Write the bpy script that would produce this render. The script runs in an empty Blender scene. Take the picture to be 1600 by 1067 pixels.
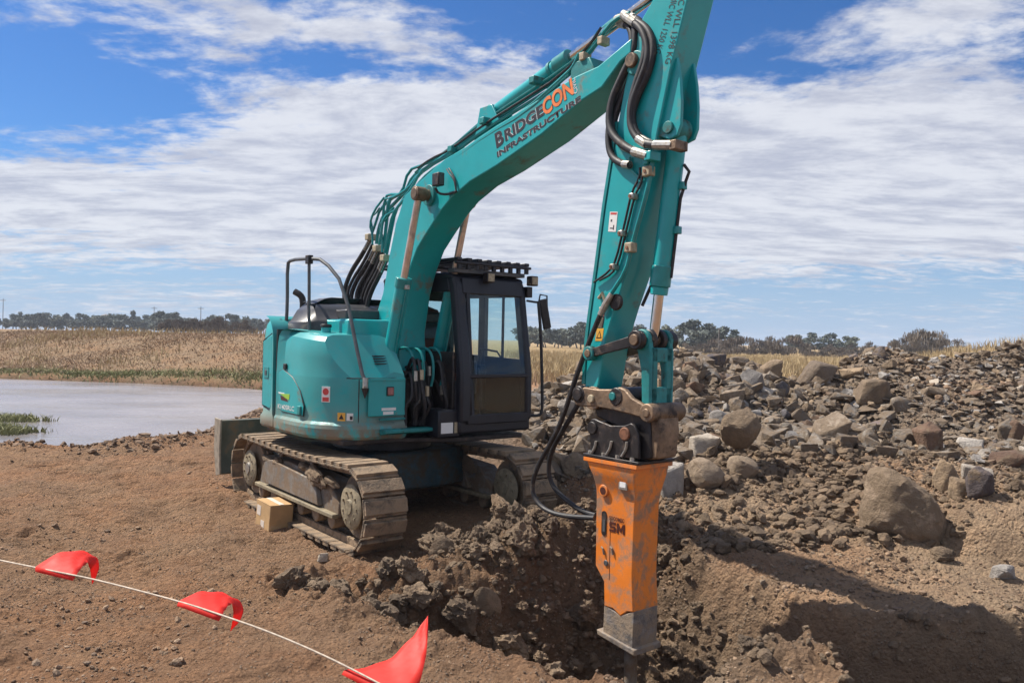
import bpy, bmesh, math, random
import numpy as np
from mathutils import Vector, Matrix, Euler
R = math.radians
S = bpy.context.scene
COL = S.collection
random.seed(7); rng = np.random.default_rng(11)

# ---------------------------------------------------------------- camera
cam_d = bpy.data.cameras.new('camera'); cam = bpy.data.objects.new('camera', cam_d); COL.objects.link(cam)
cam_d.sensor_width = 36.0; cam_d.lens = 36.0 * 1269.6 / 1600.0
cam_d.clip_start = .05; cam_d.clip_end = 3000
cam.location = (0, 0, 2.1076)
cam.rotation_euler = (Matrix.Rotation(R(90 - .157), 4, 'X') @ Matrix.Rotation(R(1.167), 4, 'Z')).to_euler()
S.camera = cam

# ---------------------------------------------------------------- light
SUN_AZ = (-.933, .36)          # towards the sun, ground plane (x right, y away)
SUN_EL = R(54)
sd = bpy.data.lights.new('sun', 'SUN'); sd.energy = 5.0; sd.angle = R(.55); sd.color = (1, .93, .83)
sun = bpy.data.objects.new('sun', sd); COL.objects.link(sun)
v = Vector((SUN_AZ[0] * math.cos(SUN_EL), SUN_AZ[1] * math.cos(SUN_EL), math.sin(SUN_EL)))
sun.rotation_euler = v.to_track_quat('Z', 'Y').to_euler(); sun.location = (-20, 5, 30)
S.view_settings.view_transform = 'Standard'; S.view_settings.look = 'None'
S.view_settings.gamma = 1; S.view_settings.exposure = .62; S.view_settings.use_curve_mapping = False

class NT:
    """small helper to write node trees"""
    def __init__(s, tree): s.t = tree; s.n = tree.nodes; s.l = tree.links
    def new(s, typ, **kw):
        n = s.n.new(typ)
        for k, v in kw.items(): setattr(n, k, v)
        return n
    def put(s, sock, v):
        if isinstance(v, bpy.types.NodeSocket): s.l.new(v, sock)
        elif v is not None:
            if hasattr(sock.default_value, '__len__') and not hasattr(v, '__len__'): v = (v,) * len(sock.default_value)
            if hasattr(sock.default_value, '__len__') and len(sock.default_value) == 4 and len(v) == 3: v = tuple(v) + (1,)
            sock.default_value = v
    def m(s, op, a, b=None, c=None, clamp=False):
        n = s.new('ShaderNodeMath', operation=op); n.use_clamp = clamp
        s.put(n.inputs[0], a)
        if b is not None: s.put(n.inputs[1], b)
        if c is not None: s.put(n.inputs[2], c)
        return n.outputs[0]
    def noise(s, vec, scale, detail=4, rough=.55, dist=0, out=0):
        n = s.new('ShaderNodeTexNoise'); s.put(n.inputs['Vector'], vec); n.inputs['Scale'].default_value = scale
        n.inputs['Detail'].default_value = detail; n.inputs['Roughness'].default_value = rough; n.inputs['Distortion'].default_value = dist
        return n.outputs[out]
    def ramp(s, x, a, b, lo=0., hi=1.):
        n = s.new('ShaderNodeMapRange'); n.interpolation_type = 'SMOOTHSTEP'
        s.put(n.inputs[0], x); n.inputs[1].default_value = a; n.inputs[2].default_value = b
        n.inputs[3].default_value = lo; n.inputs[4].default_value = hi
        return n.outputs[0]
    def mix(s, f, a, b, typ='MIX'):
        n = s.new('ShaderNodeMix', data_type='RGBA', blend_type=typ)
        s.put(n.inputs[0], f); s.put(n.inputs[6], a); s.put(n.inputs[7], b)
        return n.outputs[2]
    def scale(s, vec, k):
        n = s.new('ShaderNodeVectorMath', operation='MULTIPLY'); s.put(n.inputs[0], vec); s.put(n.inputs[1], k)
        return n.outputs[0]

# ---------------------------------------------------------------- sky
W = bpy.data.worlds.new('World'); S.world = W; W.use_nodes = True
t = NT(W.node_tree); t.n.clear()
sky = t.new('ShaderNodeTexSky', sky_type='NISHITA'); sky.sun_disc = False
sky.sun_elevation = SUN_EL; sky.sun_rotation = math.atan2(SUN_AZ[0], SUN_AZ[1]); sky.altitude = 50
sky.air_density = 1.0; sky.dust_density = .5; sky.ozone_density = 2.2
tc = t.new('ShaderNodeTexCoord'); sep = t.new('ShaderNodeSeparateXYZ'); t.l.new(tc.outputs['Generated'], sep.inputs[0])
X, Y, Z = sep.outputs
az = t.m('ARCTAN2', X, Y); el = t.m('ARCSINE', Z)
zz = t.m('ADD', t.m('MAXIMUM', Z, 0.0), .11)
comb = t.new('ShaderNodeCombineXYZ'); t.put(comb.inputs[0], t.m('DIVIDE', X, zz)); t.put(comb.inputs[1], t.m('DIVIDE', Y, zz))
P = comb.outputs[0]
warp = t.noise(P, .35, 3, .5, 0, 1)
Pw = t.new('ShaderNodeVectorMath', operation='MULTIPLY_ADD'); t.l.new(warp, Pw.inputs[0]); Pw.inputs[1].default_value = (.9, .9, 0); t.l.new(P, Pw.inputs[2]); Pw = Pw.outputs[0]
n_big = t.noise(t.scale(Pw, (.7, 1.0, 1)), .8, 6, .55)
n_mid = t.noise(t.scale(Pw, (.9, 1.25, 1)), 3.0, 8, .62)
n_rip = t.noise(t.scale(Pw, (1.0, 1.25, 1)), 10, 5, .6)
# coverage of the cloud deck by direction: (azimuth, elevation, widths, amount)
cov = None
BL = [(-.50, .125, .42, .060, .34), (-.14, .235, .24, .085, .36), (.38, .19, .42, .115, .40), (.05, .16, .35, .09, .22),
      (-.36, .365, .26, .060, .12), (.50, .355, .22, .030, .22), (-.03, .385, .10, .05, -.12), (-.12, .33, .16, .05, .06), (-.22, .315, .10, .02, -.14), (-.42, .29, .12, .02, -.06),
      (-.53, .250, .20, .045, -.20), (.27, .36, .10, .050, -.22), (.45, .395, .3, .02, -.10), (.60, .285, .06, .030, -.13), (.42, .305, .14, .018, -.05),
      (-.25, .062, .26, .022, -.13), (.45, .055, .40, .045, -.16), (.55, .045, .25, .008, .10), (-.35, .045, .2, .007, .08), (-.16, .310, .12, .018, -.12), (-.60, .190, .12, .015, -.10),
      (0, .015, 3.0, .030, .05), (-.45, .10, .2, .012, -.14)]
for a0, e0, wa, we, k in BL:
    u = t.m('DIVIDE', t.m('SUBTRACT', az, a0), wa); w = t.m('DIVIDE', t.m('SUBTRACT', el, e0), we)
    g = t.m('MULTIPLY', t.m('EXPONENT', t.m('MULTIPLY', t.m('ADD', t.m('MULTIPLY', u, u), t.m('MULTIPLY', w, w)), -1)), k)
    cov = g if cov is None else t.m('ADD', cov, g)
dens = t.m('ADD', t.m('ADD', t.m('MULTIPLY', n_big, .45), t.m('MULTIPLY', n_mid, .62)), t.m('MULTIPLY', n_rip, .46))
cov = t.m('ADD', cov, t.m('ADD', t.ramp(t.m('ABSOLUTE', az), .75, 1.5, 0, .12), t.ramp(el, .42, .8, 0, .06)))   # the cloud deck goes on outside the view
dens = t.m('ADD', dens, cov)
mask = t.ramp(dens, .75, .99)
thin = t.m('POWER', mask, 1.15)
mask2 = t.m('MULTIPLY', thin, t.ramp(el, -.01, .035, .45, .93))
shade = t.ramp(t.noise(t.scale(Pw, (.7, 1.3, 1)), 3.4, 9, .68), .34, .62)
ccol = t.mix(shade, (.52, .55, .66), (.80, .82, .88))
hz = t.ramp(el, 0, .16)
hs_ = t.new('ShaderNodeHueSaturation'); t.l.new(sky.outputs[0], hs_.inputs['Color']); hs_.inputs['Saturation'].default_value = 1.2; hs_.inputs['Value'].default_value = .68
skyc = t.mix(t.ramp(el, .0, .20, .12, 1.0), (2.7, 3.7, 5.2), t.mix(1., hs_.outputs[0], (.55, .80, 1.12), 'MULTIPLY'), 'MIX')
bg1 = t.new('ShaderNodeBackground'); t.put(bg1.inputs[0], skyc); bg1.inputs[1].default_value = .1
bg2 = t.new('ShaderNodeBackground'); t.put(bg2.inputs[0], ccol); bg2.inputs[1].default_value = .66
mx = t.new('ShaderNodeMixShader'); t.put(mx.inputs[0], mask2); t.l.new(bg1.outputs[0], mx.inputs[1]); t.l.new(bg2.outputs[0], mx.inputs[2])
wo = t.new('ShaderNodeOutputWorld'); t.l.new(mx.outputs[0], wo.inputs[0])

# ---------------------------------------------------------------- materials
def mat(name, col, rough=.5, metal=0., col2=None, var=.15, scale=6., bump=0., bscale=40., dirt=None, dirt_amt=.0, dscale=3., coat=0., spec=.5, dz=None, thick=None):
    """procedural surface: colour variation, fine relief, optional dried mud over it"""
    M = bpy.data.materials.new(name); M.use_nodes = True; t = NT(M.node_tree)
    b = t.n['Principled BSDF']; tc = t.new('ShaderNodeTexCoord'); O = tc.outputs['Object']
    n1 = t.noise(O, scale, 6, .6)
    c2 = col2 if col2 else tuple(c * (1 - var) for c in col); c1 = col if col2 else tuple(c * (1 + var) for c in col)
    c = t.mix(t.ramp(n1, .32, .68), c2, c1)
    r = t.m('ADD', rough, t.m('MULTIPLY', t.m('SUBTRACT', t.noise(O, scale * 3, 4), .5), .25), clamp=True)
    mt = metal
    if dirt:
        d = t.noise(O, dscale, 9, .68, .3)
        k = t.ramp(d, .62 - dirt_amt * .5, .78 - dirt_amt * .4)
        if dz:
            g = t.new('ShaderNodeNewGeometry'); sp = t.new('ShaderNodeSeparateXYZ'); t.l.new(g.outputs['Position'], sp.inputs[0])
            k = t.m('MULTIPLY', k, t.ramp(sp.outputs[2], dz[0], dz[1], 1., .15))
        c = t.mix(k, c, dirt); r = t.m('ADD', r, t.m('MULTIPLY', k, .9 - rough), clamp=True); mt = t.m('MULTIPLY', metal, t.m('SUBTRACT', 1, k))
    t.put(b.inputs['Base Color'], c); t.put(b.inputs['Roughness'], r); t.put(b.inputs['Metallic'], mt)
    b.inputs['Coat Weight'].default_value = coat; b.inputs['Coat Roughness'].default_value = .12
    b.inputs['Specular IOR Level'].default_value = spec
    if bump:
        bn = t.new('ShaderNodeBump'); bn.inputs['Strength'].default_value = min(1, bump); bn.inputs['Distance'].default_value = .01 * max(1, bump)
        t.put(bn.inputs['Height'], t.noise(O, bscale, 6, .65)); t.l.new(bn.outputs[0], b.inputs['Normal'])
    return M
MUD = (.17, .118, .075)
M = {}
M['teal'] = mat('teal_paint', (.008, .325, .34), .36, var=.08, scale=2.2, dirt=(.13, .17, .14), dirt_amt=.14, dscale=3.2, coat=.25, bump=.08, bscale=9)
M['teal_body'] = mat('teal_body_paint', (.008, .325, .34), .34, var=.07, scale=1.8, dirt=(.21, .17, .12), dirt_amt=.62, dscale=4.5, coat=.2, bump=.06, bscale=6, dz=(1.0, 1.42))
M['teal_worn'] = mat('worn_teal_paint', (.010, .20, .20), .5, var=.2, scale=4, dirt=(.06, .045, .03), dirt_amt=.2, dscale=6, bump=.3, bscale=30)
M['teal_pipe'] = mat('teal_pipe_paint', (.008, .22, .22), .35, var=.15, scale=8, coat=.2)
M['dark'] = mat('dark_charcoal_paint', (.008, .009, .015), .45, var=.2, scale=5, dirt=(.05, .04, .032), dirt_amt=.12, dscale=4, bump=.1)
M['black'] = mat('black_rubber', (.018, .017, .019), .55, var=.3, scale=10, dirt=(.12, .095, .07), dirt_amt=.1, dscale=9)
M['hood'] = mat('dark_grey_hood_plastic', (.045, .045, .05), .38, var=.1, scale=3, dirt=(.14, .12, .10), dirt_amt=.08, dscale=4)
M['rail'] = mat('grey_tube', (.10, .105, .11), .45, .3, var=.2, scale=9)
M['chrome'] = mat('polished_rod', (.62, .60, .58), .16, 1., var=.06, scale=10)
M['rod_dirty'] = mat('dusty_rod', (.62, .50, .42), .34, .7, var=.15, scale=12, dirt=(.25, .18, .12), dirt_amt=.15)
M['steel'] = mat('bare_fitting_steel', (.40, .38, .34), .4, .7, var=.2, scale=30, dirt=(.22, .17, .11), dirt_amt=.2, dscale=20)
M['clamp'] = mat('beige_clamp', (.36, .30, .20), .6, 0, var=.25, scale=30)
M['cast'] = mat('worn_brown_casting', (.20, .135, .085), .5, .35, var=.35, scale=9, dirt=(.04, .032, .028), dirt_amt=.25, dscale=7, bump=.5, bscale=30)
M['blackmetal'] = mat('black_steel', (.025, .022, .022), .42, .3, var=.3, scale=9, dirt=(.09, .06, .045), dirt_amt=.22, dscale=8, bump=.3)
M['rust'] = mat('rusty_pin', (.20, .09, .05), .6, .3, var=.3, scale=25, bump=.4)
M['track'] = mat('mud_caked_track_steel', (.16, .125, .085), .75, .1, col2=(.085, .068, .052), scale=9, dirt=(.27, .19, .12), dirt_amt=.55, dscale=6, bump=1.6, bscale=26)
M['frame'] = mat('grey_track_frame', (.20, .185, .165), .6, .2, var=.2, scale=5, dirt=MUD, dirt_amt=.5, dscale=6, bump=.6, bscale=25)
M['disc'] = mat('dusty_idler', (.22, .18, .115), .7, 0, var=.25, scale=14, bump=.5)
M['under'] = mat('undercarriage_paint', (.02, .05, .06), .6, 0, var=.4, scale=5, dirt=(.06, .045, .03), dirt_amt=.4, dscale=5, bump=.6)
M['blade'] = mat('blade_steel', (.085, .092, .075), .6, .1, var=.2, scale=5, dirt=MUD, dirt_amt=.25, dscale=5, bump=.4)
M['blade_edge'] = mat('blade_edge_mud', (.26, .22, .17), .75, .1, var=.2, scale=12, bump=.5)
M['orange'] = mat('orange_paint', (.78, .215, .028), .42, var=.07, scale=4, dirt=(.32, .19, .115), dirt_amt=.36, dscale=6, coat=.12, bump=.12, bscale=14)
M['scuffed'] = mat('scraped_breaker_steel', (.27, .24, .22), .65, .2, col2=(.11, .10, .095), scale=10, dirt=(.27, .205, .145), dirt_amt=.5, dscale=9, bump=.8, bscale=40)
M['text_dark'] = mat('dark_lettering', (.022, .014, .018), .5, var=.1)
M['text_white'] = mat('white_lettering', (.55, .57, .58), .5, var=.1)
M['text_orange'] = mat('orange_lettering', (.75, .20, .05), .45, var=.15, scale=8)
M['text_brown'] = mat('brown_lettering', (.07, .015, .008), .5, var=.1)
M['sticker'] = mat('white_sticker', (.72, .72, .70), .5, var=.05)
M['red'] = mat('red_print', (.55, .06, .05), .5, var=.1)
M['yellow'] = mat('yellow_print', (.75, .40, .06), .5, var=.1)
M['green'] = mat('green_print', (.28, .50, .05), .5, var=.1)
M['lens'] = mat('reddish_reflector', (.32, .13, .12), .3, var=.2, scale=40)
M['seat'] = mat('red_brown_seat', (.16, .04, .025), .8, var=.25, scale=8)
M['card'] = mat('brown_cardboard', (.43, .27, .125), .85, var=.1, scale=6, dirt=(.5, .38, .24), dirt_amt=.1, dscale=8, bump=.25, bscale=20)
M['tape'] = mat('pale_tape', (.62, .55, .48), .4, var=.1, scale=20)
M['string'] = mat('cream_cord', (.55, .46, .36), .8, var=.2, scale=60)
M['bark'] = mat('grey_bark', (.10, .085, .07), .9, var=.3, scale=8)
M['pole'] = mat('weathered_pole', (.16, .15, .14), .8, var=.2)
M['white'] = mat('white_marker_paint', (.75, .75, .72), .6, var=.05)
# flag plastic lets sunlight through
M['flag'] = mat('fluorescent_red_flag', (.80, .045, .03), .6, var=.04, scale=5); b = M['flag'].node_tree.nodes['Principled BSDF']
t = NT(M['flag'].node_tree); tr = t.new('ShaderNodeBsdfTranslucent'); tr.inputs[0].default_value = (1, .10, .08, 1)
mx = t.new('ShaderNodeMixShader'); mx.inputs[0].default_value = .45; t.l.new(b.outputs[0], mx.inputs[1]); t.l.new(tr.outputs[0], mx.inputs[2])
t.l.new(mx.outputs[0], t.n['Material Output'].inputs[0])
# cab glass: faint green tint, mirror-like at grazing angles
G = bpy.data.materials.new('tinted_glass'); G.use_nodes = True; t = NT(G.node_tree); t.n.remove(t.n['Principled BSDF'])
tr = t.new('ShaderNodeBsdfTransparent'); tr.inputs[0].default_value = (.90, .965, .955, 1)
gl = t.new('ShaderNodeBsdfGlossy'); gl.inputs[0].default_value = (.8, .85, .9, 1); gl.inputs[1].default_value = .03
fr = t.new('ShaderNodeLayerWeight'); fr.inputs[0].default_value = .5
mx = t.new('ShaderNodeMixShader'); t.l.new(t.m('ADD', t.m('MULTIPLY', t.m('POWER', fr.outputs[1], 4.0), .8), .035), mx.inputs[0]); t.l.new(tr.outputs[0], mx.inputs[1]); t.l.new(gl.outputs[0], mx.inputs[2])
t.l.new(mx.outputs[0], t.n['Material Output'].inputs[0]); M['glass'] = G

# soil: base colour comes from a per-vertex soil map, broken up by noise
def soil_mat():
    m = bpy.data.materials.new('bare_soil'); m.use_nodes = True; t = NT(m.node_tree); b = t.n['Principled BSDF']
    g = t.new('ShaderNodeNewGeometry'); P = g.outputs['Position']
    a = t.new('ShaderNodeAttribute'); a.attribute_name = 'soil'
    w = t.noise(P, .9, 3, .5, 0, 1)
    c = a.outputs['Color']
    c = t.mix(t.ramp(t.noise(P, .55, 6, .62), .40, .66, 0, .55), c, t.mix(1., c, (1.16, .93, .78), 'MULTIPLY'))
    c = t.mix(t.ramp(t.noise(P, 1.6, 8, .7), .36, .56, .45, 0), c, t.mix(1., c, (.66, .62, .62), 'MULTIPLY'))
    c = t.mix(t.ramp(t.noise(P, 9, 8, .7), .42, .72, 0, .6), c, t.mix(1., c, (1.5, 1.45, 1.38), 'MULTIPLY'))
    c = t.mix(t.ramp(t.noise(P, 30, 6, .7), .5, .32, 0, .7), c, t.mix(1., c, (.55, .52, .52), 'MULTIPLY'))
    v = t.new('ShaderNodeTexVoronoi'); t.put(v.inputs['Vector'], P); v.inputs['Scale'].default_value = 38
    pb = t.m('MULTIPLY', t.ramp(v.outputs['Distance'], .34, .18), t.ramp(t.noise(P, 6, 3), .5, .62))
    c = t.mix(t.m('MULTIPLY', pb, .6), c, (.34, .29, .235))
    t.put(b.inputs['Base Color'], c); b.inputs['Roughness'].default_value = .95; b.inputs['Specular IOR Level'].default_value = .15
    v2 = t.new('ShaderNodeTexVoronoi'); t.put(v2.inputs['Vector'], t.mix(.06, P, t.noise(P, 9, 3, .5, 0, 1))); v2.inputs['Scale'].default_value = 17
    h = t.m('ADD', t.m('ADD', t.m('MULTIPLY', t.noise(P, 20, 9, .78), .8), t.m('MULTIPLY', t.noise(P, 70, 5, .7), .30)), t.m('MULTIPLY', pb, .15))
    h = t.m('ADD', h, t.m('MULTIPLY', t.m('SUBTRACT', .5, v2.outputs['Distance']), t.ramp(t.noise(P, 2.2, 4), .38, .60, .2, .6)))
    h = t.m('ADD', h, t.m('MULTIPLY', t.m('SUBTRACT', .5, v.outputs['Distance']), .32))
    bn = t.new('ShaderNodeBump'); bn.inputs['Strength'].default_value = 1.0; bn.inputs['Distance'].default_value = .10
    t.put(bn.inputs['Height'], h); t.l.new(bn.outputs[0], b.inputs['Normal'])
    return m
M['soil'] = soil_mat()
def rock_mat(name, c1, c2, stain, mud=.35):
    m = bpy.data.materials.new(name); m.use_nodes = True; t = NT(m.node_tree); b = t.n['Principled BSDF']
    tc = t.new('ShaderNodeTexCoord'); oi = t.new('ShaderNodeObjectInfo'); at = t.new('ShaderNodeAttribute'); at.attribute_name = 'tone'
    g = t.new('ShaderNodeNewGeometry'); P = g.outputs['Position']
    c = t.mix(t.ramp(t.noise(P, 5, 8, .65), .35, .65), c2, c1)
    rnd = t.m('FRACT', t.m('ADD', oi.outputs['Random'], at.outputs['Fac']))
    c = t.mix(t.ramp(rnd, .45, 1., 0, .8), c, stain)
    c = t.mix(1., c, t.mix(t.m('FRACT', t.m('MULTIPLY', rnd, 7.3)), (.62, .62, .64), (1.28, 1.25, 1.2)), 'MULTIPLY')
    d = t.ramp(t.noise(P, 7, 8, .72, .4), .62 - mud * .4, .72 - mud * .3)
    c = t.mix(t.m('MULTIPLY', d, .85), c, (.20, .145, .095))
    t.put(b.inputs['Base Color'], c); b.inputs['Roughness'].default_value = .85; b.inputs['Specular IOR Level'].default_value = .3
    bn = t.new('ShaderNodeBump'); bn.inputs['Strength'].default_value = 1.; bn.inputs['Distance'].default_value = .05
    t.put(bn.inputs['Height'], t.m('ADD', t.noise(P, 16, 9, .7), t.m('MULTIPLY', t.noise(P, 70, 4, .7), .3))); t.l.new(bn.outputs[0], b.inputs['Normal'])
    return m
M['rock_grey'] = rock_mat('grey_basalt', (.31, .28, .245), (.175, .16, .145), (.29, .225, .165), .6)
M['rock_tan'] = rock_mat('tan_weathered_stone', (.34, .25, .165), (.22, .165, .115), (.30, .235, .175), .25)
M['rock_dark'] = rock_mat('dark_basalt', (.16, .15, .16), (.10, .095, .105), (.17, .13, .12), .4)
M['rock_pale'] = rock_mat('pale_grey_stone', (.42, .39, .36), (.29, .27, .25), (.40, .34, .27), .12)
M['rock_rust'] = rock_mat('rusty_brown_stone', (.24, .15, .10), (.15, .095, .07), (.27, .18, .12), .3)
M['rock_boulder'] = rock_mat('muddy_boulder', (.37, .28, .20), (.24, .18, .13), (.26, .20, .14), .7)
M['clod'] = rock_mat('clay_clod', (.26, .19, .128), (.145, .105, .072), (.18, .125, .082), .35)
def foliage(name, c1, c2):
    m = bpy.data.materials.new(name); m.use_nodes = True; t = NT(m.node_tree); b = t.n['Principled BSDF']
    g = t.new('ShaderNodeNewGeometry'); oi = t.new('ShaderNodeObjectInfo'); at = t.new('ShaderNodeAttribute'); at.attribute_name = 'tone'
    c = t.mix(at.outputs['Fac'], c2, c1)
    c = t.mix(t.m('MULTIPLY', oi.outputs['Random'], .35), c, t.mix(1., c, (.75, .7, .8), 'MULTIPLY'))
    t.put(b.inputs['Base Color'], c); b.inputs['Roughness'].default_value = .75; b.inputs['Specular IOR Level'].default_value = .2
    return m
M['leaf'] = foliage('eucalypt_leaves', (.21, .225, .165), (.12, .14, .11))
M['leaf_dark'] = foliage('dark_pine_leaves', (.16, .185, .15), (.09, .11, .10))
M['scrub'] = foliage('grey_brown_scrub', (.20, .165, .125), (.11, .092, .076))
M['straw'] = foliage('dry_straw', (.54, .42, .23), (.33, .245, .13))
M['bankgrass'] = foliage('brown_dry_grass', (.37, .265, .17), (.26, .185, .115))
M['green_grass'] = foliage('green_grass', (.27, .27, .12), (.17, .18, .08))
# water
m = bpy.data.materials.new('pond_water'); m.use_nodes = True; t = NT(m.node_tree); b = t.n['Principled BSDF']
g = t.new('ShaderNodeNewGeometry'); P = g.outputs['Position']
t.put(b.inputs['Base Color'], t.mix(t.ramp(t.noise(P, .25, 4), .35, .65), (.22, .20, .20), (.28, .255, .25)))
t.put(b.inputs['Roughness'], t.ramp(t.noise(t.scale(P, (.3, .8, 1)), .5, 5, .6), .35, .65, .10, .28)); b.inputs['IOR'].default_value = 1.33
b.inputs['Specular IOR Level'].default_value = .8
bn = t.new('ShaderNodeBump'); bn.inputs['Strength'].default_value = .55; bn.inputs['Distance'].default_value = .03
t.put(bn.inputs['Height'], t.m('ADD', t.noise(t.scale(P, (1.0, 1.8, 1)), 2.2, 5, .6), t.m('MULTIPLY', t.noise(t.scale(P, (1, 2.2, 1)), 9, 3), .25))); t.l.new(bn.outputs[0], b.inputs['Normal'])
M['water'] = m

# ---------------------------------------------------------------- object helpers
def tag(o, label=None, cat=None, group=None, kind=None):
    if label: o['label'] = label
    if cat: o['category'] = cat
    if group: o['group'] = group
    if kind: o['kind'] = kind
    return o
def empty(name, loc=(0, 0, 0), rz=0.):
    o = bpy.data.objects.new(name, None); o.empty_display_size = .3; o.location = loc; o.rotation_euler = (0, 0, rz); COL.objects.link(o); return o
def link(name, me, parent=None, loc=None, rot=None):
    o = bpy.data.objects.new(name, me); COL.objects.link(o)
    if parent: o.parent = parent
    if loc is not None: o.location = loc
    if rot is not None: o.rotation_euler = rot
    return o
def np_mesh(name, verts, faces, material=None, smooth=False, attr=None, colors=None):
    me = bpy.data.meshes.new(name); verts = np.asarray(verts, np.float32); faces = np.asarray(faces, np.int32)
    k = faces.shape[1]; me.vertices.add(len(verts)); me.vertices.foreach_set('co', verts.ravel())
    me.loops.add(faces.size); me.loops.foreach_set('vertex_index', faces.ravel())
    me.polygons.add(len(faces)); me.polygons.foreach_set('loop_start', np.arange(0, faces.size, k, dtype=np.int32))
    if smooth: me.polygons.foreach_set('use_smooth', np.ones(len(faces), bool))
    else: me.polygons.foreach_set('use_smooth', np.zeros(len(faces), bool))
    me.update(calc_edges=True)
    if attr is not None:
        a = me.attributes.new('tone', 'FLOAT', 'POINT'); a.data.foreach_set('value', np.asarray(attr, np.float32))
    if colors is not None:
        a = me.attributes.new('soil', 'FLOAT_COLOR', 'POINT'); a.data.foreach_set('color', np.asarray(colors, np.float32).ravel())
    if material: me.materials.append(material)
    return me
class MB:
    """collects boxes, prisms, tubes into one mesh"""
    def __init__(s): s.bm = bmesh.new()
    def faces(s, vs, fs):
        b = [s.bm.verts.new(v) for v in vs]
        for f in fs:
            try: s.bm.faces.new([b[i] for i in f])
            except ValueError: pass
        return s
    def box(s, x0, x1, y0, y1, z0, z1, mx=None):
        vs = [Vector((x, y, z)) for x in (x0, x1) for y in (y0, y1) for z in (z0, z1)]
        if mx: vs = [mx @ v for v in vs]
        return s.faces(vs, [(0, 1, 3, 2), (4, 6, 7, 5), (0, 4, 5, 1), (2, 3, 7, 6), (0, 2, 6, 4), (1, 5, 7, 3)])
    def prism(s, pts, y0, y1, taper=None):
        """outline (x, z) extruded sideways from y0 to y1"""
        n = len(pts); a = [Vector((p[0], y0, p[1])) for p in pts]; b = [Vector((p[0], y1, p[1])) for p in pts]
        return s.faces(a + b, [tuple(range(n)), tuple(range(2 * n - 1, n - 1, -1))] + [(i, i + n, (i + 1) % n + n, (i + 1) % n) for i in range(n)])
    def slab(s, pts, z0, z1):
        n = len(pts); a = [Vector((p[0], p[1], z0)) for p in pts]; b = [Vector((p[0], p[1], z1)) for p in pts]
        return s.faces(a + b, [tuple(range(n)), tuple(range(2 * n - 1, n - 1, -1))] + [(i, i + n, (i + 1) % n + n, (i + 1) % n) for i in range(n)])
    def tube(s, pts, r, seg=10, cap=True, smooth_path=0):
        pts = [Vector(p) for p in pts]
        for _ in range(smooth_path):
            q = [pts[0]]
            for a, b in zip(pts[:-1], pts[1:]): q += [a.lerp(b, .25), a.lerp(b, .75)]
            pts = q + [pts[-1]]
        rr = r if hasattr(r, '__len__') else [r] * len(pts)
        rings = []; up = None
        for i, p in enumerate(pts):
            d = (pts[min(i + 1, len(pts) - 1)] - pts[max(i - 1, 0)])
            if d.length < 1e-6: d = Vector((0, 0, 1))
            d.normalize()
            if up is None: up = d.orthogonal().normalized()
            up = (up - d * up.dot(d)); up = up.normalized() if up.length > 1e-5 else d.orthogonal().normalized()
            w = d.cross(up)
            rings.append([s.bm.verts.new(p + (up * math.cos(2 * math.pi * k / seg) + w * math.sin(2 * math.pi * k / seg)) * rr[min(i, len(rr) - 1)]) for k in range(seg)])
        for a, b in zip(rings[:-1], rings[1:]):
            for k in range(seg): s.bm.faces.new((a[k], a[(k + 1) % seg], b[(k + 1) % seg], b[k]))
        if cap: s.bm.faces.new(rings[0][::-1]); s.bm.faces.new(rings[-1])
        return s
    def cyl(s, p0, p1, r0, r1=None, seg=20): return s.tube([p0, p1], [r0, r0 if r1 is None else r1], seg)
    def build(s, name, material, parent=None, bevel=0., segs=2, smooth=True, label=None, loc=None, rot=None, angle=35):
        bmesh.ops.recalc_face_normals(s.bm, faces=s.bm.faces)
        me = bpy.data.meshes.new(name); s.bm.to_mesh(me); s.bm.free(); me.materials.append(material)
        if smooth:
            me.polygons.foreach_set('use_smooth', [True] * len(me.polygons)); me.set_sharp_from_angle(angle=R(angle))
        o = link(name, me, parent, loc, rot)
        if bevel:
            b = o.modifiers.new('bevel', 'BEVEL'); b.width = bevel; b.segments = segs; b.limit_method = 'ANGLE'; b.angle_limit = R(40)
            if smooth: b.harden_normals = False
        if label: o['label'] = label
        return o
def text(name, string, origin, xdir, ydir, height, width, material, parent, bold=.0, label=None, shear=0., depth=.0015):
    """lettering as thin raised mesh; origin = lower left, fitted to width and height"""
    cu = bpy.data.curves.new(name, 'FONT'); cu.body = string; cu.size = 1.; cu.offset = bold; cu.extrude = .0; cu.shear = shear; cu.resolution_u = 3
    to = bpy.data.objects.new(name, cu); COL.objects.link(to)
    dg = bpy.context.evaluated_depsgraph_get(); me = bpy.data.meshes.new_from_object(to.evaluated_get(dg))
    bpy.data.objects.remove(to); bpy.data.curves.remove(cu)
    n = len(me.vertices); co = np.zeros(n * 3, np.float32); me.vertices.foreach_get('co', co); co = co.reshape(-1, 3)
    mn = co.min(0); mx = co.max(0); co = (co - mn) / np.maximum(mx - mn, 1e-6)
    X = Vector(xdir).normalized(); Yv = Vector(ydir); Yv = Yv.normalized(); N = X.cross(Yv).normalized(); O = Vector(origin)
    out = np.array(O)[None] + co[:, :1] * np.array(X)[None] * width + co[:, 1:2] * np.array(Yv)[None] * height + np.array(N)[None] * depth
    me.vertices.foreach_set('co', out.astype(np.float32).ravel()); me.materials.clear(); me.materials.append(material); me.update(); me.name = name
    o = link(name, me, parent)
    if label: o['label'] = label
    return o
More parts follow.
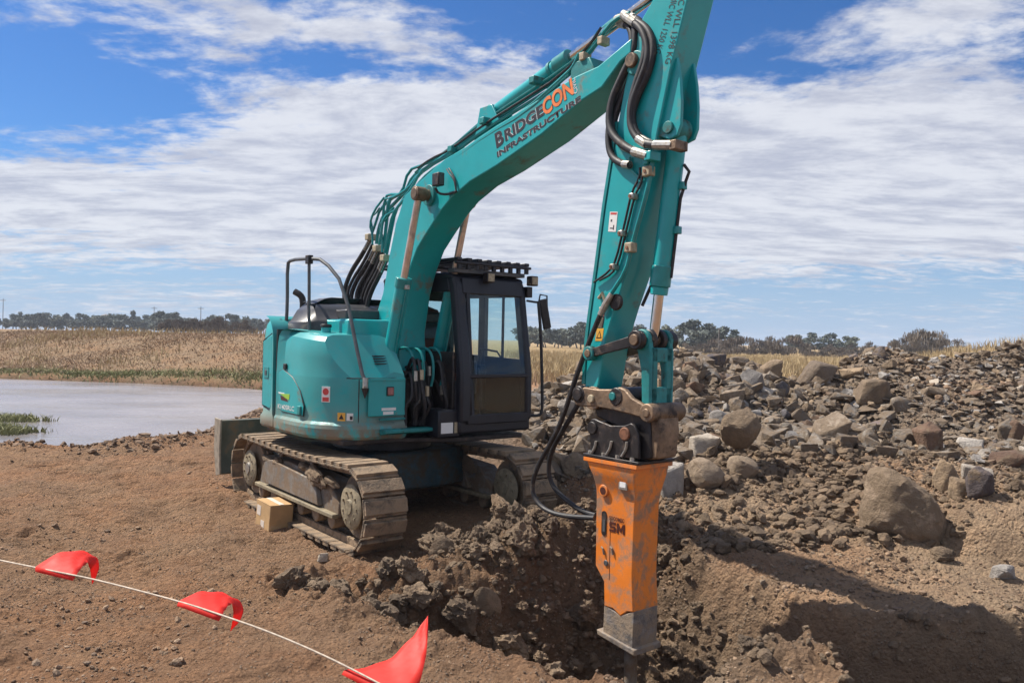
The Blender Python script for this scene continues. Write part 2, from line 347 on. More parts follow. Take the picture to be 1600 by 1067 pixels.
# ---------------------------------------------------------------- measured shapes (metres, machine frame: forward, left, up)
TR = {
'BOOM': [(4.189, -0.185, 4.583), (3.819, -0.185, 4.45), (3.527, -0.185, 4.427), (2.355, -0.185, 4.198), (1.903, -0.185, 4.092), (1.507, -0.185, 4.022), (1.044, -0.185, 3.86), (0.709, -0.185, 3.73), (0.522, -0.185, 3.425), (0.39, -0.185, 3.06), (0.325, -0.185, 2.829), (0.258, -0.185, 2.626), (0.086, -0.185, 2.329), (0.068, -0.185, 1.996), (0.175, -0.185, 1.652), (0.364, -0.185, 1.471), (0.693, -0.185, 1.566), (0.628, -0.185, 2.155), (0.724, -0.185, 2.597), (0.852, -0.185, 2.884), (1.005, -0.185, 3.105), (1.221, -0.185, 3.286), (1.465, -0.185, 3.478), (1.654, -0.185, 3.592), (1.984, -0.185, 3.716), (2.43, -0.185, 3.813), (3.086, -0.185, 3.995), (3.615, -0.185, 4.195), (3.863, -0.185, 4.255), (4.073, -0.185, 4.419), (4.193, -0.185, 4.467)],
'ARM': [(4.43, -0.15, 4.892), (4.279, -0.15, 4.733), (4.187, -0.15, 4.54), (4.089, -0.15, 4.195), (4.031, -0.15, 3.941), (3.993, -0.15, 3.734), (3.902, -0.15, 3.262), (3.819, -0.15, 2.724), (3.746, -0.15, 2.287), (3.714, -0.15, 2.038), (3.699, -0.15, 1.732), (3.725, -0.15, 1.656), (3.827, -0.15, 1.652), (3.863, -0.15, 1.741), (3.935, -0.15, 2.124), (4.039, -0.15, 2.392), (4.161, -0.15, 2.669), (4.24, -0.15, 2.884), (4.334, -0.15, 3.212), (4.454, -0.15, 3.747), (4.578, -0.15, 4.235), (4.734, -0.15, 4.736), (4.823, -0.15, 5.048), (4.784, -0.15, 5.169), (4.684, -0.15, 5.226), (4.573, -0.15, 5.137)],
'ARM_BRACKET': [(4.616, -0.1, 4.337), (4.653, -0.1, 4.153), (4.67, -0.1, 3.975), (4.668, -0.1, 3.801), (4.633, -0.1, 3.723), (4.55, -0.1, 3.703), (4.451, -0.1, 3.746), (4.406, -0.1, 3.929), (4.491, -0.1, 4.217)],
'BUCKET_CYL_TOP': [(4.547, -0.1, 3.799)],
'ARM_LINK_PIN': [(3.805, -0.2, 2.001)],
'LINK_PIN': [(4.334, -0.2, 2.123)],
'HITCH': [(3.736, -0.17, 1.709), (3.91, -0.17, 1.701), (4.044, -0.17, 1.709), (4.142, -0.17, 1.733), (4.206, -0.17, 1.719), (4.285, -0.17, 1.654), (4.396, -0.17, 1.615), (4.458, -0.17, 1.562), (4.49, -0.17, 1.486), (4.399, -0.17, 1.501), (4.243, -0.17, 1.523), (4.031, -0.17, 1.54), (3.865, -0.17, 1.551), (3.725, -0.17, 1.541), (3.634, -0.17, 1.545), (3.587, -0.17, 1.603), (3.618, -0.17, 1.672)],
'HITCH_PINS': [(3.667, -0.17, 1.642), (3.83, -0.17, 1.616), (4.082, -0.17, 1.653), (4.452, -0.17, 1.546)],
'HITCH_BLOCK': [(3.78, -0.14, 1.571), (4.261, -0.14, 1.529), (4.413, -0.14, 1.516), (4.34, -0.14, 1.169), (4.237, -0.14, 1.145), (4.055, -0.14, 1.218), (3.863, -0.14, 1.386)],
'BRACKET': [(3.827, -0.2, 1.441), (3.871, -0.2, 1.45), (3.929, -0.2, 1.436), (4.064, -0.2, 1.409), (4.211, -0.2, 1.423), (4.289, -0.2, 1.452), (4.326, -0.2, 1.434), (4.369, -0.2, 1.373), (4.381, -0.2, 1.173), (3.836, -0.2, 1.131), (3.812, -0.2, 1.376)],
'BRACKET_PINS': [(3.855, -0.2, 1.369), (4.228, -0.2, 1.358), (4.084, -0.2, 1.343)],
'RIBS': [(3.911, -0.2, 1.265), (3.898, -0.2, 1.209), (3.861, -0.2, 1.156), (4.089, -0.2, 1.284), (4.076, -0.2, 1.224), (4.034, -0.2, 1.166), (4.26, -0.2, 1.298), (4.255, -0.2, 1.24), (4.207, -0.2, 1.172)],
'FLANGE': [(3.772, -0.215, 1.119), (4.34, -0.215, 1.149), (4.341, -0.215, 1.118), (3.773, -0.215, 1.086)],
'BREAKER': [(3.805, -0.15, 1.069), (3.863, -0.15, 0.951), (3.869, -0.15, 0.199), (3.971, -0.15, 0.088), (3.981, -0.15, -0.118), (4.081, -0.15, -0.114), (4.169, -0.15, -0.154), (4.246, -0.15, -0.096), (4.315, -0.15, -0.082), (4.293, -0.15, 0.208), (4.305, -0.15, 0.771), (4.323, -0.15, 1.121)],
'BREAKER_LOW': [(3.98, -0.15, -0.104), (3.969, -0.15, -0.376), (4.31, -0.15, -0.389), (4.315, -0.15, -0.072), (4.169, -0.15, -0.143)],
'BASE': [(3.934, -0.16, -0.363), (4.332, -0.16, -0.365), (4.334, -0.16, -0.416), (3.943, -0.16, -0.42)],
'BREAKER_BITS': [(3.966, -0.152, 0.853), (3.966, -0.152, 0.578), (3.966, -0.152, 0.346), (4.069, -0.152, 0.368), (3.998, -0.152, 0.251), (4.152, -0.152, 0.755), (4.197, -0.152, 0.962)],
'SM_TEXT': [(4.029, -0.153, 0.525), (4.16, -0.153, 0.535), (4.027, -0.153, 0.579), (4.027, -0.153, 0.589), (4.158, -0.153, 0.606), (4.026, -0.153, 0.621)],
'TOOL': [(4.154, 0.0, -0.493), (4.16, 0.0, -0.737)],
'CYLN': [(1.252, -0.33, 3.665), (1.052, -0.33, 2.721), (0.752, -0.33, 1.949)],
'CYLF': [(0.949, 0.33, 3.273), (0.796, 0.33, 2.734), (0.544, 0.33, 1.378)],
'ARMCYL': [(1.301, 0.0, 4.275), (2.256, 0.0, 4.445), (3.246, 0.0, 4.711), (4.146, 0.0, 4.935), (4.484, 0.0, 5.01)],
'BRIDGE': [(2.425, -0.188, 3.987), (3.133, -0.188, 4.171), (2.387, -0.188, 4.129)],
'CON': [(3.129, -0.188, 4.151), (3.526, -0.188, 4.275), (3.089, -0.188, 4.307), (3.518, -0.188, 4.412)],
'INFRA': [(2.441, -0.188, 3.889), (3.618, -0.188, 4.19), (2.429, -0.188, 3.945)],
'CIVIL': [(3.575, -0.188, 4.281), (3.53, -0.188, 4.426)],
'WLL1': [(4.693, -0.153, 4.748), (4.572, -0.153, 4.306), (4.721, -0.153, 4.74)],
'WLL2': [(4.617, -0.153, 4.772), (4.471, -0.153, 4.422), (4.649, -0.153, 4.762)],
'STICKER': [(3.942, -0.153, 3.031), (4.031, -0.153, 3.02), (3.96, -0.153, 3.196)],
'WARN': [(3.816, -0.153, 2.117), (3.9, -0.153, 2.118), (3.829, -0.153, 2.21), (3.821, -0.153, 2.221), (3.901, -0.153, 2.221), (3.848, -0.153, 2.352)],
'HB0': [(-0.164, -0.02, 2.089), (-0.468, -0.0, 2.25), (-0.851, 0.02, 2.343), (-1.112, 0.04, 2.509), (-1.214, 0.06, 2.711), (-1.062, 0.08, 2.964), (-0.79, 0.1, 3.178), (-0.596, 0.12, 3.383)],
'HB1': [(-0.16, -0.05, 2.113), (-0.482, -0.03, 2.29), (-0.782, -0.01, 2.442), (-0.932, 0.01, 2.614), (-0.82, 0.03, 2.822), (-0.573, 0.05, 3.019), (-0.37, 0.07, 3.253)],
'HB2': [(-0.156, -0.08, 2.136), (-0.388, -0.063, 2.313), (-0.592, -0.047, 2.438), (-0.699, -0.03, 2.606), (-0.633, -0.013, 2.77), (-0.403, 0.003, 2.965), (-0.215, 0.02, 3.197)],
'HB3': [(-0.151, -0.11, 2.151), (-0.292, -0.098, 2.311), (-0.416, -0.087, 2.417), (-0.46, -0.075, 2.556), (-0.372, -0.063, 2.733), (-0.173, -0.052, 2.909), (-0.013, -0.04, 3.138)],
'HB4': [(0.111, -0.16, 2.152), (-0.02, -0.15, 2.269), (-0.168, -0.14, 2.333), (-0.225, -0.13, 2.485), (-0.138, -0.12, 2.665), (0.027, -0.11, 2.84), (0.186, -0.1, 3.042)],
'HB5': [(-0.051, -0.13, 2.144), (-0.187, -0.12, 2.294), (-0.306, -0.11, 2.391), (-0.346, -0.1, 2.52), (-0.258, -0.09, 2.711), (-0.074, -0.08, 2.878), (0.087, -0.07, 3.089)],
'P0': [(-0.596, 0.12, 3.383), (-0.482, 0.118, 3.538), (-0.371, 0.116, 3.707), (-0.085, 0.114, 3.803), (0.161, 0.112, 3.836), (0.302, 0.11, 4.097), (0.618, 0.108, 4.111), (1.023, 0.106, 4.137), (1.635, 0.104, 4.352), (2.189, 0.102, 4.512), (2.786, 0.1, 4.635)],
'P1': [(-0.37, 0.07, 3.253), (-0.327, 0.069, 3.437), (-0.189, 0.069, 3.617), (0.057, 0.068, 3.717), (0.323, 0.067, 3.833), (0.477, 0.066, 3.997), (0.741, 0.066, 4.041), (1.136, 0.065, 4.12), (1.748, 0.064, 4.317), (2.342, 0.064, 4.472), (2.94, 0.063, 4.633), (3.233, 0.062, 4.67), (3.482, 0.061, 4.781), (3.602, 0.061, 4.851), (3.82, 0.06, 4.912)],
'P2': [(-0.215, 0.02, 3.197), (-0.142, 0.019, 3.431), (-0.092, 0.017, 3.808), (0.126, 0.016, 3.812), (0.412, 0.014, 3.747), (0.565, 0.013, 3.932), (0.8, 0.011, 3.988), (1.255, 0.01, 4.1), (1.881, 0.009, 4.282), (2.414, 0.007, 4.414), (3.078, 0.006, 4.564), (3.438, 0.004, 4.652), (3.6, 0.003, 4.723), (3.755, 0.001, 4.849), (3.924, 0.0, 4.817)],
'P3': [(-0.013, -0.04, 3.138), (0.06, -0.043, 3.367), (0.112, -0.046, 3.736), (0.311, -0.049, 3.743), (0.602, -0.051, 3.805), (0.769, -0.054, 3.916), (0.986, -0.057, 3.987), (1.396, -0.06, 4.052), (2.044, -0.063, 4.24), (2.566, -0.066, 4.343), (3.249, -0.069, 4.484), (3.583, -0.071, 4.58), (3.725, -0.074, 4.705), (3.856, -0.077, 4.784), (4.074, -0.08, 4.742)],
'P4': [(0.186, -0.1, 3.042), (0.272, -0.103, 3.266), (0.384, -0.106, 3.56), (0.558, -0.109, 3.669), (0.728, -0.111, 3.759), (0.917, -0.114, 3.931), (1.182, -0.117, 3.992), (1.557, -0.12, 4.025), (2.19, -0.123, 4.189), (2.699, -0.126, 4.28), (3.317, -0.129, 4.397), (3.722, -0.131, 4.603), (3.815, -0.134, 4.687), (3.951, -0.137, 4.768), (4.128, -0.14, 4.769)],
'P5': [(0.208, -0.14, 3.076), (0.294, -0.143, 3.299), (0.378, -0.145, 3.519), (0.567, -0.148, 3.633), (0.819, -0.15, 3.721), (1.033, -0.153, 3.852), (1.317, -0.155, 3.938), (1.683, -0.158, 3.992), (2.261, -0.16, 4.144), (2.822, -0.163, 4.236), (3.439, -0.165, 4.464), (3.506, -0.168, 4.509), (3.563, -0.17, 4.59)],
'PT': [(-0.077, 0.0, 3.78), (0.224, -0.05, 3.754)],
'HL0': [(3.996, -0.1, 4.824), (4.105, -0.116, 4.809), (4.185, -0.131, 4.734), (4.206, -0.147, 4.494), (4.069, -0.162, 4.293), (3.972, -0.178, 4.119), (3.963, -0.193, 3.92), (4.048, -0.209, 3.789), (4.252, -0.224, 3.647), (4.451, -0.24, 3.571)],
'HL1': [(4.0, -0.08, 4.774), (4.086, -0.093, 4.735), (4.138, -0.107, 4.611), (4.12, -0.12, 4.422), (4.007, -0.133, 4.239), (3.938, -0.147, 3.998), (3.926, -0.16, 3.803), (3.981, -0.173, 3.647), (4.127, -0.187, 3.563), (4.218, -0.2, 3.542)],
'HL2': [(4.109, -0.12, 4.796), (4.245, -0.136, 4.715), (4.325, -0.151, 4.564), (4.331, -0.167, 4.379), (4.24, -0.182, 4.175), (4.204, -0.198, 3.977), (4.265, -0.213, 3.791), (4.371, -0.229, 3.698), (4.486, -0.244, 3.65), (4.718, -0.26, 3.607)],
'HL3': [(4.143, -0.14, 4.765), (4.308, -0.15, 4.662), (4.401, -0.16, 4.531), (4.421, -0.17, 4.381), (4.36, -0.18, 4.22), (4.264, -0.19, 4.07), (4.222, -0.2, 3.921), (4.305, -0.21, 3.753), (4.464, -0.22, 3.662)],
'HL4': [(4.026, -0.06, 4.767), (4.142, -0.075, 4.687), (4.195, -0.09, 4.563), (4.185, -0.105, 4.394), (4.083, -0.12, 4.203), (3.978, -0.135, 4.008), (3.967, -0.15, 3.873), (4.081, -0.165, 3.727), (4.309, -0.18, 3.624)],
'HL5': [(4.162, -0.16, 4.738), (4.285, -0.17, 4.643), (4.367, -0.18, 4.484), (4.379, -0.19, 4.346), (4.298, -0.2, 4.179), (4.228, -0.21, 4.022), (4.228, -0.22, 3.864), (4.31, -0.23, 3.739), (4.429, -0.24, 3.665)],
'HA0': [(4.307, -0.175, 3.511), (4.309, -0.175, 3.434), (4.222, -0.175, 3.326), (4.145, -0.175, 3.052), (4.059, -0.175, 2.773), (3.988, -0.175, 2.692), (3.809, -0.175, 2.608)],
'HA1': [(4.336, -0.175, 3.466), (4.331, -0.175, 3.39), (4.258, -0.175, 3.296), (4.174, -0.175, 3.028), (4.089, -0.175, 2.75), (4.018, -0.175, 2.669), (3.877, -0.175, 2.622)],
'PA0': [(4.441, -0.185, 3.642), (4.445, -0.185, 3.489), (4.409, -0.185, 3.352), (4.353, -0.185, 3.18), (4.289, -0.185, 3.006), (4.238, -0.185, 2.855), (4.186, -0.185, 2.681), (4.025, -0.185, 2.503)],
'PA1': [(4.188, -0.17, 3.614), (4.184, -0.17, 3.531), (4.284, -0.17, 3.443), (4.306, -0.17, 3.394)],
'CLAMPS': [(4.417, -0.19, 3.462), (4.242, -0.19, 2.87), (4.258, -0.19, 3.283), (4.146, -0.19, 2.993), (4.06, -0.19, 2.724), (4.16, -0.19, 3.033)],
'FIT': [(4.037, -0.19, 2.502), (3.976, -0.2, 2.413), (3.928, -0.21, 2.327)],
'HOA': [(3.942, -0.21, 2.354), (3.834, -0.202, 2.176), (3.708, -0.195, 1.943), (3.617, -0.188, 1.773), (3.502, -0.18, 1.518), (3.391, -0.172, 1.314), (3.254, -0.165, 1.132), (3.113, -0.158, 0.955), (3.019, -0.15, 0.769), (3.042, -0.142, 0.635), (3.181, -0.135, 0.551), (3.424, -0.128, 0.535), (3.82, -0.12, 0.59)],
'HOB': [(3.758, -0.16, 1.703), (3.599, -0.141, 1.535), (3.412, -0.122, 1.314), (3.25, -0.103, 1.127), (3.172, -0.084, 0.969), (3.164, -0.065, 0.842), (3.216, -0.046, 0.742), (3.311, -0.027, 0.678), (3.445, -0.008, 0.612), (3.559, 0.011, 0.578), (3.677, 0.03, 0.568)],
'LAMP': [(1.553, -0.26, 3.772), (1.772, -0.26, 3.642), (1.621, -0.26, 3.905)],
'RAIL': [(1.372, -1.0, 1.671), (0.585, -1.0, 2.665), (0.208, -1.0, 2.97), (-0.027, -1.0, 2.993), (-0.523, -1.0, 3.009), (-0.633, -1.0, 2.969), (-0.609, -1.0, 2.456), (-0.428, -1.0, 2.146)],
'RAIL2': [(-0.027, -1.0, 2.993), (-0.003, -1.0, 2.466), (0.262, -1.0, 2.107)],
'FDOOR': [(-0.296, -1.238, 1.68), (-0.188, -1.238, 1.706), (0.081, -1.238, 1.624), (0.274, -1.238, 1.491), (0.381, -1.238, 1.322), (0.37, -1.238, 1.215), (-0.201, -1.238, 1.225), (-0.294, -1.238, 1.262)],
'SIDEBITS': [(-0.136, -1.238, 1.745), (0.301, -1.238, 1.28), (-0.119, -1.238, 1.393), (-0.114, -1.238, 1.298), (-0.713, -1.238, 1.661)],
'MIRROR': [(1.454, 2.523), (1.38, 2.566), (1.438, 1.19)],
'HOOD': [(-2.258, -0.6, 2.396), (-2.039, -0.6, 2.5), (-1.717, -0.6, 2.528), (-0.552, -0.6, 2.487), (-0.271, -0.6, 2.419), (-0.113, -0.6, 2.256)],
'EXH': [(-1.812, -0.45, 2.572), (-1.817, -0.45, 2.677), (-1.924, -0.45, 2.707)],
'CAPP': [(0.281, -0.9, 2.138), (0.278, -0.9, 2.225)],
'HEROES': [(3.85, 8.08, 0.763, 0.713, 'boulder', 'big brown boulder with clods stuck to it, largest rock right of the breaker'), (2.82, 9.84, 0.465, 0.387, 'boulder', 'rounded tan boulder with a flat lit top, upper one of a stacked pair'), (2.66, 9.18, 0.361, 0.246, 'boulder', 'squat tan boulder tucked directly below the flat topped one'), (2.17, 8.8, 0.416, 0.291, 'boulder', 'egg shaped tan boulder at the foot of the pile, right of the breaker'), (1.79, 8.92, 0.309, 0.365, 'rock', 'pale blocky rock partly hidden behind the orange breaker'), (2.38, 9.82, 0.34, 0.278, 'rock', 'pale grey pointed rock left of the stacked boulder pair'), (3.0, 11.58, 0.328, 0.237, 'rock', 'round light stone in the middle of the left rock pile'), (2.59, 12.54, 0.336, 0.355, 'rock', 'grey triangular slab standing on the left rock pile'), (4.57, 14.2, 0.38, 0.38, 'rock', 'sharp dark grey rock standing upright on the right shoulder of the left pile'), (4.41, 13.2, 0.249, 0.249, 'rock', 'small dark purple pointed rock just right of the upright one'), (17.25, 60.49, 1.619, 0.857, 'rock', 'flat topped blue grey block on the crest of the left pile'), (3.57, 14.2, 0.38, 0.246, 'rock', 'dark blue black block on the crest left of the flat block'), (5.3, 13.88, 0.678, 0.393, 'rock', 'long tan slab leaning at the left end of the right pile'), (5.84, 13.82, 0.435, 0.174, 'rock', 'flat pinkish tan slab lying on top of the right pile'), (5.79, 12.8, 0.564, 0.363, 'rock', 'tan wedge shaped boulder jutting out of the right pile'), (6.61, 14.46, 0.25, 0.25, 'rock', 'dark reddish boulder on the crest of the right pile'), (6.26, 14.84, 0.164, 0.187, 'rock', 'small dark boulder on the crest left of the reddish one'), (6.05, 12.54, 0.336, 0.237, 'rock', 'grey flat slab beside the wedge shaped boulder'), (5.32, 10.22, 0.322, 0.338, 'rock', 'rusty brown split block in the middle of the right pile'), (4.69, 8.66, 0.273, 0.341, 'rock', 'yellowish block with a crumbly face behind the big boulder'), (4.5, 8.02, 0.227, 0.215, 'rock', 'dark square block beside the yellowish block'), (4.59, 7.82, 0.271, 0.283, 'rock', 'grey wedge with one sloping lit edge right of the dark block'), (5.2, 8.98, 0.311, 0.17, 'rock', 'cream coloured slab leaning on the grey wedge'), (6.01, 10.54, 0.365, 0.166, 'rock', 'pale flat slab at the foot of the right pile'), (6.98, 11.36, 0.233, 0.322, 'rock', 'tall narrow grey block at the right edge of the pile'), (7.06, 11.3, 0.214, 0.303, 'rock', 'brown upright block at the right border of the photo'), (6.05, 9.8, 0.386, 0.201, 'rock', 'low reddish slab at the foot of the pile near the right border'), (4.3, 6.97, 0.209, 0.132, 'rock', 'lone pale grey stone on the bare soil at lower right'), (3.95, 7.31, 0.207, 0.127, 'clod', 'pinkish clod lying in the mouth of the boulder shadow'), (0.87, 10.1, 0.445, 0.35, 'rock', 'large dark tan block at the left foot of the pile, left of the breaker top'), (0.61, 10.34, 0.326, 0.244, 'rock', 'angular tan rock between the black hose and the far track'), (0.86, 12.46, 0.294, 0.235, 'rock', 'pale angular rock high on the pile left of the arm'), (0.31, 9.77, 0.308, 0.2, 'rock', 'grey block in shade in front of the far track'), (-0.61, 7.49, 0.318, 0.259, 'slab', 'dark thin slab of clay standing on edge among the clods'), (-0.17, 6.81, 0.322, 0.236, 'slab', 'dark flat faced clod at the near lip of the dug hole'), (0.56, 9.35, 0.25, 0.265, 'clod', 'rounded pitted clod in front of the far track'), (-1.8, 7.87, 0.124, 0.074, 'rock', 'little pale stone at the left tip of the dug hole'), (2.58, 12.26, 0.29, 0.251, 'rock', 'grey rounded block beside the quick hitch'), (3.62, 12.0, 0.227, 0.17, 'rock', 'pale grey stone high in the middle of the left pile'), (3.58, 10.26, 0.178, 0.129, 'rock', 'small white stone above the clods between the two piles')],
'BOXPOS': [(-2.637, 9.441, 0.0)],
}
BUNT = {'cord': [(-3.733, 3.9, 1.202), (-2.82, 3.6, 1.185), (-2.062, 3.3, 1.168), (-1.777, 3.2, 1.156), (-1.585, 3.13, 1.15), (-1.198, 3.0, 1.113), (-1.031, 2.93, 1.093), (-0.836, 2.86, 1.062), (-0.636, 2.78, 1.02), (-0.492, 2.72, 0.982), (-0.354, 2.66, 0.942), (0.026, 2.5, 0.806)], 'flags': [([(-1.878, 3.23, 1.163), (-1.838, 3.27, 1.199), (-1.796, 3.32, 1.21), (-1.743, 3.36, 1.195), (-1.708, 3.38, 1.167), (-1.696, 3.38, 1.127), (-1.699, 3.36, 1.093), (-1.707, 3.34, 1.064)], [(-1.683, 3.17, 1.151), (-1.689, 3.2, 1.16), (-1.695, 3.24, 1.166), (-1.698, 3.28, 1.173), (-1.706, 3.31, 1.154), (-1.71, 3.33, 1.125), (-1.71, 3.34, 1.093), (-1.707, 3.34, 1.064)], [(-1.872, 3.22, 1.148), (-1.69, 3.16, 1.134)]), ([(-1.212, 3.0, 1.115), (-1.178, 3.05, 1.131), (-1.135, 3.09, 1.129), (-1.088, 3.13, 1.108), (-1.045, 3.15, 1.08), (-1.017, 3.15, 1.049), (-1.019, 3.13, 1.011), (-1.053, 3.1, 0.971)], [(-1.026, 2.93, 1.091), (-1.031, 2.97, 1.098), (-1.033, 3.01, 1.097), (-1.033, 3.05, 1.098), (-1.038, 3.08, 1.071), (-1.042, 3.1, 1.043), (-1.044, 3.1, 1.016), (-1.053, 3.1, 0.971)], [(-1.215, 2.99, 1.102), (-1.034, 2.92, 1.073)]), ([(-0.543, 2.74, 0.981), (-0.467, 2.76, 0.984), (-0.4, 2.79, 0.999), (-0.34, 2.83, 1.047), (-0.306, 2.86, 1.086), (-0.28, 2.9, 1.116)], [(-0.309, 2.64, 0.927), (-0.283, 2.68, 0.965), (-0.272, 2.72, 1.008), (-0.27, 2.78, 1.039), (-0.273, 2.84, 1.076), (-0.28, 2.9, 1.116)], [(-0.55, 2.73, 0.97), (-0.328, 2.63, 0.908)])]}
# ---------------------------------------------------------------- noise and ground shape
def _hash2(ix, iy, seed):
    n = (ix.astype(np.int64) * 374761393 + iy.astype(np.int64) * 668265263 + seed * 1274126177) & 0xffffffff
    n = ((n ^ (n >> 13)) * 1274126177) & 0xffffffff
    n = (n ^ (n >> 16)) & 0xffffffff
    return n / 4294967295.0
def vnoise(x, y, seed=0):
    """smooth value noise, -1..1"""
    ix = np.floor(x); iy = np.floor(y)
    fx = x - ix; fy = y - iy
    fx = fx * fx * fx * (fx * (fx * 6 - 15) + 10); fy = fy * fy * fy * (fy * (fy * 6 - 15) + 10)
    ix = ix.astype(np.int64); iy = iy.astype(np.int64)
    a = _hash2(ix, iy, seed); b = _hash2(ix + 1, iy, seed)
    c = _hash2(ix, iy + 1, seed); d = _hash2(ix + 1, iy + 1, seed)
    return 2 * ((a * (1 - fx) + b * fx) * (1 - fy) + (c * (1 - fx) + d * fx) * fy) - 1
def fbm(x, y, octs, seed=0, gain=.5):
    s = 0; a = 1; t = 0
    for o in range(octs):
        s = s + a * vnoise(x * 2 ** o + 17.3 * o, y * 2 ** o - 9.1 * o, seed + o); t += a; a *= gain
    return s / t
def cell(x, y, seed=0):
    """distance to nearest scattered point (0..~1) and a random value of that cell"""
    ix = np.floor(x).astype(np.int64); iy = np.floor(y).astype(np.int64)
    best = np.full(x.shape, 9.0); rnd = np.zeros(x.shape)
    for dx in (-1, 0, 1):
        for dy in (-1, 0, 1):
            cx = ix + dx; cy = iy + dy
            px = cx + .15 + .7 * _hash2(cx, cy, seed); py = cy + .15 + .7 * _hash2(cx, cy, seed + 7)
            d = np.hypot(x - px, y - py); m = d < best
            best = np.where(m, d, best); rnd = np.where(m, _hash2(cx, cy, seed + 13), rnd)
    return best, rnd
def sstep(a, b, x):
    t = np.clip((x - a) / (b - a), 0, 1); return t * t * (3 - 2 * t)
def ridge(x, y, pts, sf, sb, rnd=.25):
    """heap along a crest line: pts (x, y, z); sf slope towards the camera, sb slope behind"""
    best = np.full(x.shape, -9.0)
    for (x0, y0, z0), (x1, y1, z1) in zip(pts[:-1], pts[1:]):
        dx, dy = x1 - x0, y1 - y0; L2 = dx * dx + dy * dy
        t = np.clip(((x - x0) * dx + (y - y0) * dy) / L2, 0, 1)
        qx = x - x0 - t * dx; qy = y - y0 - t * dy
        d = np.hypot(qx, qy); front = sstep(-.6, .6, -qy / (d + .01))
        s = sb + (sf - sb) * front
        best = np.maximum(best, z0 + t * (z1 - z0) - s * (np.sqrt(d * d + rnd * rnd) - rnd))
    return best
def inpoly_dist(x, y, poly):
    """signed distance to a polygon, positive inside"""
    d = np.full(x.shape, 1e9); ins = np.zeros(x.shape, bool); n = len(poly)
    for i in range(n):
        x0, y0 = poly[i]; x1, y1 = poly[(i + 1) % n]
        dx, dy = x1 - x0, y1 - y0
        t = np.clip(((x - x0) * dx + (y - y0) * dy) / (dx * dx + dy * dy), 0, 1)
        d = np.minimum(d, np.hypot(x - x0 - t * dx, y - y0 - t * dy))
        c = ((y0 > y) != (y1 > y)) & (x < dx * (y - y0) / (dy if abs(dy) > 1e-9 else 1e-9) + x0)
        ins ^= c
    return np.where(ins, d, -d)
CREST1 = [(.2, 13.6, .7), (.6, 13.6, 1.05), (1.1, 13.9, 1.36), (2.0, 14.3, 1.7), (2.75, 14.5, 1.9), (3.45, 14.6, 1.72), (4.2, 15, 1.6), (5.0, 14.6, .95)]
CREST2 = [(5.2, 13.6, 1.1), (5.7, 14.2, 1.5), (6.4, 14.8, 1.78), (6.9, 15, 1.93), (8.5, 15.4, 1.85), (10.1, 15.8, 2.1), (13, 16, 2.3), (16, 15, 2.2)]
POND = [(-60, 17.5), (-14, 16.4), (-10.6, 15.9), (-8.9, 15.1), (-7.6, 15.1), (-6.9, 16.3), (-7.2, 20.0), (-7.8, 25), (-6.0, 30), (-8, 33.2), (-11.4, 35.6), (-17, 37.6), (-25, 39.2), (-60, 44)]
PIT = [(-1.7, 7.15), (-1.15, 6.35), (-.62, 5.75), (.0, 5.5), (.5, 5.05), (.95, 4.7), (1.4, 4.85), (1.9, 5.4), (2.1, 5.0), (2.2, 3.5), (8, 3.4), (9, 5.6), (5.5, 5.95), (3.9, 6.15), (2.9, 6.2), (2.35, 6.45), (1.9, 7.1), (1.6, 7.8), (1.0, 7.9), (.2, 7.2), (-.4, 6.95), (-1.1, 7.0)]
